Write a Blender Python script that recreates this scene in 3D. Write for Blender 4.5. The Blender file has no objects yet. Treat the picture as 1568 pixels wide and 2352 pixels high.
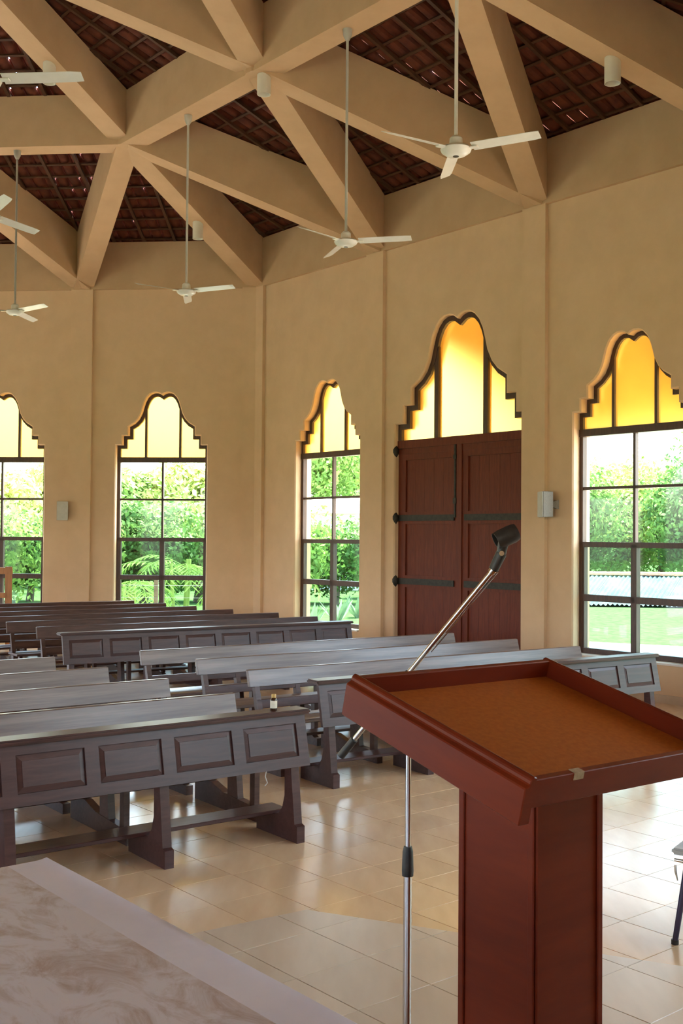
import bpy, bmesh, math, random
import numpy as np
from mathutils import Vector, Matrix, Quaternion

random.seed(7)
RNG = np.random.default_rng(7)
SC = bpy.context.scene
COL = SC.collection

# ------------------------------------------------------------------ camera
F_PX, PITCH, ROLL, EYE = 2529.2, 0.0229, 0.0078, 1.95
cam_d = bpy.data.cameras.new('camera')
cam = bpy.data.objects.new('camera', cam_d)
COL.objects.link(cam)
cam_d.sensor_fit = 'VERTICAL'
cam_d.sensor_height = 36.0
cam_d.lens = 36.0 * F_PX / 2352.0
cam_d.clip_start = 0.05
cam_d.clip_end = 500
cam.matrix_world = (Matrix.Translation((0, 0, EYE)) @ Matrix.Rotation(math.pi / 2 + PITCH, 4, 'X')
                    @ Matrix.Rotation(ROLL, 4, 'Z'))
SC.camera = cam

# ------------------------------------------------------------------ sky, sun, exposure
world = bpy.data.worlds.new('world')
SC.world = world
world.use_nodes = True
wn = world.node_tree
wn.nodes.clear()
w_out = wn.nodes.new('ShaderNodeOutputWorld')
w_bg = wn.nodes.new('ShaderNodeBackground')
w_sky = wn.nodes.new('ShaderNodeTexSky')
w_sky.sky_type = 'NISHITA'
w_sky.sun_disc = False
w_sky.sun_elevation = math.radians(74)
w_sky.sun_rotation = math.radians(60)
w_sky.air_density = 1.0
w_sky.dust_density = 3.0
w_sky.ozone_density = 1.0
w_bg.inputs['Strength'].default_value = 2.2
wn.links.new(w_sky.outputs[0], w_bg.inputs['Color'])
wn.links.new(w_bg.outputs[0], w_out.inputs['Surface'])

sun_d = bpy.data.lights.new('sun', 'SUN')
sun_d.energy = 24.0
sun_d.angle = math.radians(1.5)
sun_d.color = (1.0, 0.95, 0.86)
sun = bpy.data.objects.new('sun', sun_d)
COL.objects.link(sun)
_az, _el = math.radians(60), math.radians(78)
_sd = Vector((math.cos(_az) * math.cos(_el), math.sin(_az) * math.cos(_el), math.sin(_el)))
sun.rotation_euler = (-_sd).to_track_quat('-Z', 'Y').to_euler()

SC.view_settings.view_transform = 'Standard'
SC.view_settings.look = 'None'
SC.view_settings.exposure = 0.8
SC.view_settings.gamma = 1.0
SC.view_settings.use_curve_mapping = False
SC.cycles.use_denoising = True
SC.cycles.max_bounces = 10
SC.cycles.diffuse_bounces = 5
SC.cycles.adaptive_threshold = 0.02
SC.cycles.glossy_bounces = 4
SC.cycles.transmission_bounces = 6
SC.cycles.transparent_max_bounces = 12
SC.cycles.sample_clamp_indirect = 8.0

# ------------------------------------------------------------------ pixel helpers (1568 x 2352 frame)
_c, _s = math.cos(PITCH), math.sin(PITCH)
_cr, _sr = math.cos(ROLL), math.sin(ROLL)


def ray(u, v):
    X = (u - 784) / F_PX
    Y = (1176 - v) / F_PX
    a = X * _cr - Y * _sr
    b = X * _sr + Y * _cr
    return Vector((a, _c - b * _s, _s + b * _c))


def at_z(u, v, z):
    r = ray(u, v)
    return Vector((0, 0, EYE)) + r * ((z - EYE) / r.z)


def at_y(u, v, y):
    r = ray(u, v)
    return Vector((0, 0, EYE)) + r * (y / r.y)


def proj(p):
    x, y, z = p[0], p[1], p[2] - EYE
    d = y * _c + z * _s
    if d < 0.05:
        return None
    a, b = x / d, (z * _c - y * _s) / d
    return (784 + F_PX * (a * _cr + b * _sr), 1176 - F_PX * (-a * _sr + b * _cr), d)


def in_frame(p, m=40):
    q = proj(p)
    return q is not None and -m < q[0] < 1568 + m and -m < q[1] < 2352 + m


# ------------------------------------------------------------------ materials
MATS = {}


def new_mat(name):
    m = bpy.data.materials.new(name)
    m.use_nodes = True
    nt = m.node_tree
    b = nt.nodes.get('Principled BSDF')
    MATS[name] = m
    return m, nt, b


def noise_col(nt, c1, c2, scale=8.0, detail=6.0, rough=0.6, coord='Object', stretch=None, lo=0.35, hi=0.65, dist=0.0):
    tc = nt.nodes.new('ShaderNodeTexCoord')
    mp = nt.nodes.new('ShaderNodeMapping')
    if stretch:
        mp.inputs['Scale'].default_value = stretch
    nz = nt.nodes.new('ShaderNodeTexNoise')
    nz.inputs['Scale'].default_value = scale
    nz.inputs['Detail'].default_value = detail
    nz.inputs['Roughness'].default_value = rough
    nz.inputs['Distortion'].default_value = dist
    rp = nt.nodes.new('ShaderNodeValToRGB')
    rp.color_ramp.elements[0].position = lo
    rp.color_ramp.elements[1].position = hi
    rp.color_ramp.elements[0].color = (*c1, 1)
    rp.color_ramp.elements[1].color = (*c2, 1)
    nt.links.new(tc.outputs[coord], mp.inputs[0])
    nt.links.new(mp.outputs[0], nz.inputs['Vector'])
    nt.links.new(nz.outputs[0], rp.inputs[0])
    return rp.outputs[0], nz, mp


def add_bump(nt, b, src, strength=0.15, dist=0.01):
    bp = nt.nodes.new('ShaderNodeBump')
    bp.inputs['Strength'].default_value = strength
    bp.inputs['Distance'].default_value = dist
    nt.links.new(src, bp.inputs['Height'])
    nt.links.new(bp.outputs[0], b.inputs['Normal'])


def simple(name, c1, c2=None, rough=0.5, scale=8.0, stretch=None, bump=0.0, metal=0.0, spec=0.5, detail=6.0,
           lo=0.35, hi=0.65, coat=0.0, dist=0.0):
    m, nt, b = new_mat(name)
    c2 = c2 or tuple(min(1, x * 1.12) for x in c1)
    col, nz, mp = noise_col(nt, c1, c2, scale, detail, stretch=stretch, lo=lo, hi=hi, dist=dist)
    nt.links.new(col, b.inputs['Base Color'])
    b.inputs['Roughness'].default_value = rough
    b.inputs['Metallic'].default_value = metal
    b.inputs['Specular IOR Level'].default_value = spec
    b.inputs['Coat Weight'].default_value = coat
    b.inputs['Coat Roughness'].default_value = 0.15
    if bump:
        add_bump(nt, b, nz.outputs[0], bump)
    return m


simple('plaster', (0.66, 0.465, 0.295), (0.71, 0.505, 0.325), 0.75, 3.0, bump=0.08, spec=0.25)
simple('concrete_paint', (0.52, 0.35, 0.205), (0.57, 0.385, 0.23), 0.7, 2.5, bump=0.06, spec=0.25)
simple('outer_plaster', (0.80, 0.76, 0.70), (0.88, 0.84, 0.78), 0.8, 3.0)
simple('sill_stone', (0.74, 0.70, 0.66), (0.82, 0.78, 0.74), 0.5, 10.0)
simple('grout', (0.22, 0.17, 0.12), (0.30, 0.23, 0.17), 0.9, 20.0)
simple('skirting', (0.50, 0.37, 0.25), (0.58, 0.43, 0.30), 0.35, 5.0)
simple('frame_wood', (0.050, 0.020, 0.013), (0.085, 0.034, 0.020), 0.42, 5.0, stretch=(8, 8, 1.2), bump=0.05)
simple('door_wood', (0.115, 0.018, 0.007), (0.165, 0.029, 0.010), 0.5, 4.0, stretch=(9, 9, 0.9), bump=0.05, dist=0.6, spec=0.25)
simple('iron', (0.022, 0.020, 0.018), (0.045, 0.038, 0.032), 0.55, 20.0, metal=0.5)
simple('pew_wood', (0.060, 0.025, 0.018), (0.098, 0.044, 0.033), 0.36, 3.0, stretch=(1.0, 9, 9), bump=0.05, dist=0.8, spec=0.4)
simple('pew_worn_sheen', (0.12, 0.078, 0.064), (0.25, 0.18, 0.155), 0.33, 2.0, stretch=(0.55, 12, 12), bump=0.05, dist=0.25, spec=0.6)  # worn wood, lightened further to stand in for window reflections
simple('desk_wood', (0.052, 0.019, 0.017), (0.080, 0.033, 0.029), 0.38, 3.0, stretch=(1.0, 9, 9), bump=0.06, dist=0.8, spec=0.4)
simple('lectern_wood', (0.130, 0.015, 0.004), (0.165, 0.021, 0.005), 0.42, 3.0, stretch=(1.0, 1.0, 6), bump=0.02, spec=0.2)
simple('lectern_board', (0.32, 0.080, 0.009), (0.39, 0.108, 0.013), 0.5, 60.0, detail=3.0, bump=0.02, spec=0.25)
simple('raw_chip', (0.30, 0.22, 0.13), (0.42, 0.32, 0.2), 0.9, 60)
simple('chrome', (0.62, 0.60, 0.58), (0.70, 0.68, 0.66), 0.16, 5.0, metal=1.0)
simple('black_plastic', (0.018, 0.016, 0.016), (0.03, 0.027, 0.026), 0.45, 40.0)
simple('fan_white', (0.70, 0.68, 0.62), (0.76, 0.74, 0.68), 0.3, 6.0)
simple('lamp_white', (0.66, 0.63, 0.55), (0.72, 0.69, 0.60), 0.4, 6.0)
simple('lamp_reflector', (0.5, 0.48, 0.42), (0.6, 0.58, 0.5), 0.2, 6.0, metal=0.8)
simple('speaker_grey', (0.55, 0.54, 0.50), (0.62, 0.61, 0.57), 0.5, 12.0)
simple('speaker_dark', (0.20, 0.18, 0.16), (0.26, 0.24, 0.21), 0.6, 90.0)
simple('chair_wood', (0.36, 0.13, 0.03), (0.46, 0.18, 0.045), 0.4, 4.0, stretch=(6, 6, 1))
simple('cloth_plain', (0.68, 0.67, 0.76), (0.73, 0.72, 0.81), 0.6, 6.0, spec=0.3)
simple('chair_paint', (0.02, 0.012, 0.05), (0.03, 0.02, 0.07), 0.35, 9.0)
simple('chair_seat', (0.35, 0.35, 0.34), (0.42, 0.42, 0.41), 0.45, 9.0)
simple('bottle_label', (0.72, 0.66, 0.52), (0.80, 0.74, 0.62), 0.6, 30.0)
simple('bottle_dark', (0.03, 0.015, 0.008), (0.05, 0.02, 0.01), 0.15, 9.0)
simple('bottle_cap', (0.55, 0.33, 0.09), (0.62, 0.40, 0.12), 0.4, 9.0)
simple('string_white', (0.6, 0.56, 0.5), (0.7, 0.66, 0.6), 0.8, 9.0)
simple('rafter_wood', (0.060, 0.021, 0.008), (0.095, 0.035, 0.012), 0.7, 5.0, bump=0.05)
simple('roof_outer', (0.16, 0.05, 0.025), (0.22, 0.07, 0.035), 0.85, 6.0)
simple('lawn_soil', (0.055, 0.11, 0.04), (0.095, 0.16, 0.06), 0.95, 6.0, detail=10, spec=0.0)
simple('pale_paving', (0.44, 0.42, 0.39), (0.54, 0.52, 0.49), 0.9, 2.0, spec=0.1)
simple('bark', (0.10, 0.07, 0.05), (0.16, 0.12, 0.09), 0.9, 14.0, bump=0.3)
simple('sheet_grey', (0.10, 0.14, 0.155), (0.16, 0.20, 0.22), 0.8, 2.0, spec=0.05)
simple('ridge_clay', (0.30, 0.14, 0.10), (0.40, 0.19, 0.15), 0.9, 7.0, spec=0.1)
simple('house_white', (0.80, 0.79, 0.76), (0.86, 0.85, 0.82), 0.8, 3.0)
simple('wire', (0.16, 0.16, 0.16), (0.22, 0.22, 0.22), 0.5, 9.0, metal=0.6)


def tile_mat(name, c1, c2, rough):
    m, nt, b = new_mat(name)
    tc = nt.nodes.new('ShaderNodeTexCoord')
    oi = nt.nodes.new('ShaderNodeObjectInfo')
    geo = nt.nodes.new('ShaderNodeNewGeometry')
    nz = nt.nodes.new('ShaderNodeTexNoise')
    nz.inputs['Scale'].default_value = 3.5
    nz.inputs['Detail'].default_value = 8
    mp = nt.nodes.new('ShaderNodeMapping')
    mp.inputs['Rotation'].default_value = (0, 0, math.radians(40))
    mp.inputs['Scale'].default_value = (3.0, 0.7, 1)
    nt.links.new(geo.outputs['Position'], mp.inputs[0])
    nt.links.new(mp.outputs[0], nz.inputs['Vector'])
    rp = nt.nodes.new('ShaderNodeValToRGB')
    rp.color_ramp.elements[0].position = 0.3
    rp.color_ramp.elements[1].position = 0.72
    rp.color_ramp.elements[0].color = (*c1, 1)
    rp.color_ramp.elements[1].color = (*c2, 1)
    nt.links.new(nz.outputs[0], rp.inputs[0])
    hsv = nt.nodes.new('ShaderNodeHueSaturation')
    mr = nt.nodes.new('ShaderNodeMapRange')
    mr.inputs['To Min'].default_value = 0.94
    mr.inputs['To Max'].default_value = 1.06
    nt.links.new(oi.outputs['Random'], mr.inputs['Value'])
    nt.links.new(mr.outputs[0], hsv.inputs['Value'])
    nt.links.new(rp.outputs[0], hsv.inputs['Color'])
    nt.links.new(hsv.outputs[0], b.inputs['Base Color'])
    b.inputs['Roughness'].default_value = rough
    b.inputs['Specular IOR Level'].default_value = 0.5
    return m


tile_mat('floor_tile', (0.66, 0.455, 0.27), (0.74, 0.53, 0.32), 0.22)
tile_mat('dais_tile', (0.52, 0.42, 0.31), (0.60, 0.50, 0.38), 0.30)


def clay_mat():
    m, nt, b = new_mat('roof_clay')
    col, nz, mp = noise_col(nt, (0.085, 0.017, 0.007), (0.155, 0.033, 0.011), 5.0, 6, coord='Generated')
    oi = nt.nodes.new('ShaderNodeObjectInfo')
    geo = nt.nodes.new('ShaderNodeNewGeometry')
    nt.links.new(geo.outputs['Position'], mp.inputs[0])
    nt.links.new(col, b.inputs['Base Color'])
    b.inputs['Roughness'].default_value = 0.85


clay_mat()


def cloth_mat():
    m, nt, b = new_mat('cloth_damask')
    col, nz, mp = noise_col(nt, (0.64, 0.61, 0.66), (0.44, 0.34, 0.31), 5.5, 6, rough=0.72, lo=0.46, hi=0.66, dist=1.4,
                            stretch=(1.0, 1.6, 1.0))
    nt.links.new(col, b.inputs['Base Color'])
    b.inputs['Roughness'].default_value = 0.5
    b.inputs['Specular IOR Level'].default_value = 0.4


cloth_mat()


def glass_mat(name, tint, gloss=0.05):
    m, nt, b = new_mat(name)
    nt.nodes.remove(b)
    out = nt.nodes['Material Output']
    tr = nt.nodes.new('ShaderNodeBsdfTransparent')
    tr.inputs[0].default_value = (*tint, 1)
    gl = nt.nodes.new('ShaderNodeBsdfGlossy')
    gl.inputs['Roughness'].default_value = 0.03
    nz = nt.nodes.new('ShaderNodeTexNoise')
    nz.inputs['Scale'].default_value = 2.0
    mr = nt.nodes.new('ShaderNodeMapRange')
    mr.inputs['To Min'].default_value = gloss * 0.8
    mr.inputs['To Max'].default_value = gloss * 1.2
    mx = nt.nodes.new('ShaderNodeMixShader')
    nt.links.new(nz.outputs[0], mr.inputs['Value'])
    nt.links.new(mr.outputs[0], mx.inputs[0])
    nt.links.new(tr.outputs[0], mx.inputs[1])
    nt.links.new(gl.outputs[0], mx.inputs[2])
    nt.links.new(mx.outputs[0], out.inputs['Surface'])


glass_mat('glass_clear', (1.0, 0.99, 0.86))
glass_mat('glass_tint', (0.34, 0.45, 0.38))


def amber_mat():
    m, nt, b = new_mat('glass_amber')
    nt.nodes.remove(b)
    out = nt.nodes['Material Output']
    tl = nt.nodes.new('ShaderNodeBsdfTranslucent')
    tr = nt.nodes.new('ShaderNodeBsdfRefraction')
    tr.inputs['Roughness'].default_value = 1.0
    tr.inputs['IOR'].default_value = 1.2
    col, nz, mp = noise_col(nt, (0.40, 0.13, 0.006), (0.46, 0.165, 0.010), 1.2, 3)
    nt.links.new(col, tl.inputs[0])
    tr.inputs[0].default_value = (0.95, 0.68, 0.19, 1)
    mx = nt.nodes.new('ShaderNodeMixShader')
    mx.inputs[0].default_value = 0.30
    nt.links.new(tl.outputs[0], mx.inputs[1])
    nt.links.new(tr.outputs[0], mx.inputs[2])
    nt.links.new(mx.outputs[0], out.inputs['Surface'])


amber_mat()


def leaf_mat(name, c1, c2, trans=0.35):
    m, nt, b = new_mat(name)
    out = nt.nodes['Material Output']
    geo = nt.nodes.new('ShaderNodeNewGeometry')
    nz = nt.nodes.new('ShaderNodeTexNoise')
    nz.inputs['Scale'].default_value = 1.7
    nz.inputs['Detail'].default_value = 5
    nt.links.new(geo.outputs['Position'], nz.inputs['Vector'])
    rp = nt.nodes.new('ShaderNodeValToRGB')
    rp.color_ramp.elements[0].position = 0.35
    rp.color_ramp.elements[1].position = 0.68
    rp.color_ramp.elements[0].color = (*c1, 1)
    rp.color_ramp.elements[1].color = (*c2, 1)
    nt.links.new(nz.outputs[0], rp.inputs[0])
    nt.links.new(rp.outputs[0], b.inputs['Base Color'])
    b.inputs['Roughness'].default_value = 0.6
    b.inputs['Specular IOR Level'].default_value = 0.15
    tl = nt.nodes.new('ShaderNodeBsdfTranslucent')
    nt.links.new(rp.outputs[0], tl.inputs[0])
    mx = nt.nodes.new('ShaderNodeMixShader')
    mx.inputs[0].default_value = trans
    nt.links.new(b.outputs[0], mx.inputs[1])
    nt.links.new(tl.outputs[0], mx.inputs[2])
    nt.links.new(mx.outputs[0], out.inputs['Surface'])


leaf_mat('leaf_dark', (0.035, 0.10, 0.025), (0.10, 0.22, 0.05))
leaf_mat('leaf_mid', (0.09, 0.19, 0.04), (0.24, 0.37, 0.09))
leaf_mat('leaf_light', (0.26, 0.35, 0.08), (0.50, 0.56, 0.20))
leaf_mat('leaf_pale', (0.16, 0.24, 0.15), (0.26, 0.35, 0.22), 0.15)
leaf_mat('leaf_palm', (0.08, 0.17, 0.03), (0.20, 0.30, 0.07), 0.3)


# ------------------------------------------------------------------ mesh helpers
class MB:
    """collects simple shapes, then links them as one mesh object"""

    def __init__(self):
        self.v, self.f = [], []

    def add(self, verts, faces):
        o = len(self.v)
        self.v.extend([tuple(p) for p in verts])
        self.f.extend([tuple(i + o for i in f) for f in faces])
        return self

    def box(self, x0, x1, y0, y1, z0, z1):
        self.add([(x0, y0, z0), (x1, y0, z0), (x1, y1, z0), (x0, y1, z0), (x0, y0, z1), (x1, y0, z1), (x1, y1, z1), (x0, y1, z1)],
                 [(3, 2, 1, 0), (4, 5, 6, 7), (0, 1, 5, 4), (1, 2, 6, 5), (2, 3, 7, 6), (3, 0, 4, 7)])
        return self

    def hexa(self, bot, top):
        """two loops of n points"""
        n = len(bot)
        self.add(list(bot) + list(top),
                 [tuple(range(n))[::-1], tuple(range(n, 2 * n))] + [(i, (i + 1) % n, n + (i + 1) % n, n + i) for i in range(n)])
        return self

    def prism(self, poly, axis, a, b):
        """2D polygon extruded along an axis from a to b; axis x -> poly is (y,z), y -> (x,z), z -> (x,y)"""
        def m(p, t):
            return {'x': (t, p[0], p[1]), 'y': (p[0], t, p[1]), 'z': (p[0], p[1], t)}[axis]
        return self.hexa([m(p, a) for p in poly], [m(p, b) for p in poly])

    def tube(self, pts, radii, n=10, cap=True):
        pts = [Vector(p) for p in pts]
        if not hasattr(radii, '__len__'):
            radii = [radii] * len(pts)
        rings = []
        prev = None
        for i, p in enumerate(pts):
            t = (pts[min(i + 1, len(pts) - 1)] - pts[max(i - 1, 0)]).normalized()
            if prev is None:
                up = Vector((0, 0, 1)) if abs(t.z) < 0.9 else Vector((1, 0, 0))
                x = t.cross(up).normalized()
            else:
                x = (prev - t * prev.dot(t)).normalized()
            prev = x
            y = t.cross(x)
            rings.append([p + (x * math.cos(2 * math.pi * k / n) + y * math.sin(2 * math.pi * k / n)) * radii[i] for k in range(n)])
        vs = [q for r in rings for q in r]
        fs = []
        for i in range(len(pts) - 1):
            for k in range(n):
                a, b = i * n + k, i * n + (k + 1) % n
                fs.append((a, b, b + n, a + n))
        if cap:
            fs.append(tuple(range(n))[::-1])
            fs.append(tuple(range((len(pts) - 1) * n, len(pts) * n)))
        return self.add(vs, fs)

    def lathe(self, prof, n=24, center=(0, 0, 0)):
        cx, cy, cz = center
        vs, fs = [], []
        for r, z in prof:
            for k in range(n):
                a = 2 * math.pi * k / n
                vs.append((cx + r * math.cos(a), cy + r * math.sin(a), cz + z))
        for i in range(len(prof) - 1):
            for k in range(n):
                a, b = i * n + k, i * n + (k + 1) % n
                fs.append((a, b, b + n, a + n))
        fs.append(tuple(range(n))[::-1])
        fs.append(tuple(range((len(prof) - 1) * n, len(prof) * n)))
        return self.add(vs, fs)

    def mesh(self, name, mat, bevel=0.0, smooth=False, seg=1):
        me = bpy.data.meshes.new(name)
        me.from_pydata(self.v, [], self.f)
        bm = bmesh.new()
        bm.from_mesh(me)
        bmesh.ops.recalc_face_normals(bm, faces=bm.faces)
        if bevel:
            es = [e for e in bm.edges if len(e.link_faces) == 2 and e.calc_face_angle(0) > 0.5]
            bmesh.ops.bevel(bm, geom=es, offset=bevel, segments=seg, affect='EDGES', clamp_overlap=True)
        if smooth:
            for f in bm.faces:
                f.smooth = True
        bm.to_mesh(me)
        bm.free()
        if smooth:
            me.set_sharp_from_angle(angle=math.radians(40))
        me.materials.append(MATS[mat])
        return me

    def build(self, name, mat, parent=None, bevel=0.0, smooth=False, seg=1):
        return link(name, self.mesh(name, mat, bevel, smooth, seg), parent)


def link(name, data, parent=None):
    o = bpy.data.objects.new(name, data)
    COL.objects.link(o)
    if parent is not None:
        o.parent = parent
    return o


def tag(o, label=None, cat=None, group=None, kind=None):
    if label:
        o['label'] = label
    if cat:
        o['category'] = cat
    if group:
        o['group'] = group
    if kind:
        o['kind'] = kind
    return o


def empty(name, loc=(0, 0, 0), rz=0.0):
    o = bpy.data.objects.new(name, None)
    o.empty_display_size = 0.1
    COL.objects.link(o)
    o.location = loc
    o.rotation_euler = (0, 0, rz)
    return o


def thing(name, label, cat, loc=(0, 0, 0), rz=0.0, group=None):
    return tag(empty(name, loc, rz), label, cat, group)


def copy_tree(o, parent=None):
    c = o.copy()
    COL.objects.link(c)
    c.parent = parent
    for ch in list(o.children):
        copy_tree(ch, c)
    return c


def np_mesh(name, verts, faces, mat, parent=None, smooth=False):
    me = bpy.data.meshes.new(name)
    verts = np.asarray(verts, dtype=np.float32)
    faces = np.asarray(faces, dtype=np.int32)
    n, k = faces.shape
    me.vertices.add(len(verts))
    me.vertices.foreach_set('co', verts.ravel())
    me.loops.add(n * k)
    me.loops.foreach_set('vertex_index', faces.ravel())
    me.polygons.add(n)
    me.polygons.foreach_set('loop_start', np.arange(0, n * k, k, dtype=np.int32))
    me.polygons.foreach_set('loop_total', np.full(n, k, dtype=np.int32))
    me.update(calc_edges=True)
    me.materials.append(MATS[mat])
    return link(name, me, parent)


# ------------------------------------------------------------------ plan of the octagonal hall
TH = -0.875
SIDE = 9.63
BC = Vector((-1.526, 19.6243))                        # corner between the back wall and the right wall
DV = Vector((math.cos(TH), math.sin(TH)))             # along the right wall, towards the camera


def rot2(v, a):
    return Vector((v.x * math.cos(a) - v.y * math.sin(a), v.x * math.sin(a) + v.y * math.cos(a)))


RAD = SIDE * 1.30656
CEN = BC + rot2(DV, -math.radians(67.5)) * RAD
CORNER = [CEN + rot2(BC - CEN, -math.radians(45) * k) for k in range(8)]   # 0 = BC, 1 = next along the right wall ...
NODE = SIDE / 3
ZR = 6.397          # underside of the ring beam
ZTOP = 7.25         # top of the ring beam
TK = 0.35           # wall thickness
ROOF_S = 0.354      # roof pitch
SIDES = ['right', 'right_rear', 'altar', 'altar_left', 'left_rear', 'left', 'left_far', 'back']
# side k runs from CORNER[k] to CORNER[k+1]; side 7 (back) runs from CORNER[7] to CORNER[0]


def side_frame(k):
    a, b = CORNER[k], CORNER[(k + 1) % 8]
    d = (b - a).normalized()
    nin = Vector((d.y, -d.x))
    if (CEN - a).dot(nin) < 0:
        nin = -nin
    return a, d, nin


def SP(k, t, z, off=0.0):
    """point on side k, t metres along, off metres outwards"""
    a, d, nin = side_frame(k)
    p = a + d * t - nin * off
    return Vector((p.x, p.y, z))


def roof_z(p):
    """height of the roof underside above plan point p"""
    best = 1e9
    for k in range(8):
        a, d, nin = side_frame(k)
        best = min(best, (Vector((p[0], p[1])) - a).dot(nin))
    return ZTOP + ROOF_S * best


# ------------------------------------------------------------------ opening outlines
ARCH = [(0.607, 3.917), (0.50, 3.982), (0.43, 4.055), (0.375, 4.16), (0.345, 4.27), (0.315, 4.365), (0.272, 4.445), (0.215, 4.503),
        (0.155, 4.530), (0.095, 4.532), (0.045, 4.518), (0.0, 4.488)]
W_HALF, W_SILL = 0.835, 0.475
W_STEPS = [(W_HALF, 3.584), (0.717, 3.584), (0.717, 3.754), (0.607, 3.754)]
D_HALF = 1.30


def outline(door=False):
    """closed outline, starting at bottom left, counter-clockwise seen from inside"""
    if door:
        sx, sz = D_HALF / W_HALF, 1.6
        f = lambda p: (p[0] * sx, 3.68 + (p[1] - 3.584) * sz)
        z0 = 0.0
        hw = D_HALF
    else:
        f = lambda p: p
        z0, hw = W_SILL, W_HALF
    right = [(hw, z0)] + [f(p) for p in W_STEPS] + [f(p) for p in ARCH]
    left = [(-x, z) for x, z in reversed(right[:-1])]
    return right + left        # starts at bottom right, goes up and over to bottom left


def offset_poly(poly, dist):
    """inwards positive for a counter-clockwise polygon"""
    n = len(poly)
    out = []
    for i in range(n):
        p0, p1, p2 = Vector(poly[i - 1]), Vector(poly[i]), Vector(poly[(i + 1) % n])
        d1, d2 = (p1 - p0).normalized(), (p2 - p1).normalized()
        n1, n2 = Vector((-d1.y, d1.x)), Vector((-d2.y, d2.x))
        m = (n1 + n2)
        if m.length < 1e-6:
            m = n1
        m.normalize()
        q = p1 + m * (dist / max(0.35, m.dot(n1)))
        out.append((q.x, q.y))
    return out


def fill_poly(outer, holes):
    """triangulated polygon with holes -> (verts2d, tris)"""
    bm = bmesh.new()
    es = []
    for loop in [outer] + holes:
        vs = [bm.verts.new((p[0], p[1], 0)) for p in loop]
        for i in range(len(vs)):
            es.append(bm.edges.new((vs[i], vs[(i + 1) % len(vs)])))
    bmesh.ops.triangle_fill(bm, edges=es, use_beauty=True, use_dissolve=False, normal=(0, 0, 1))
    bm.verts.index_update()
    v = [(x.co.x, x.co.y) for x in bm.verts]
    f = [tuple(q.index for q in fc.verts) for fc in bm.faces]
    bm.free()
    return v, f


T_WIN = {2: [7.78], 3: [1.85, None, 7.78], 4: [1.85, 4.815, 7.78], 5: [1.85, None, 7.78], 6: [1.85, 4.815, 7.78], 0: [1.975, None, 7.875], 7: [SIDE - 7.75, SIDE - 4.735, SIDE - 1.735]}
T_DOOR = 4.94
OUT_W, OUT_D = outline(False), outline(True)


NICHE = 2.6


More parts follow.
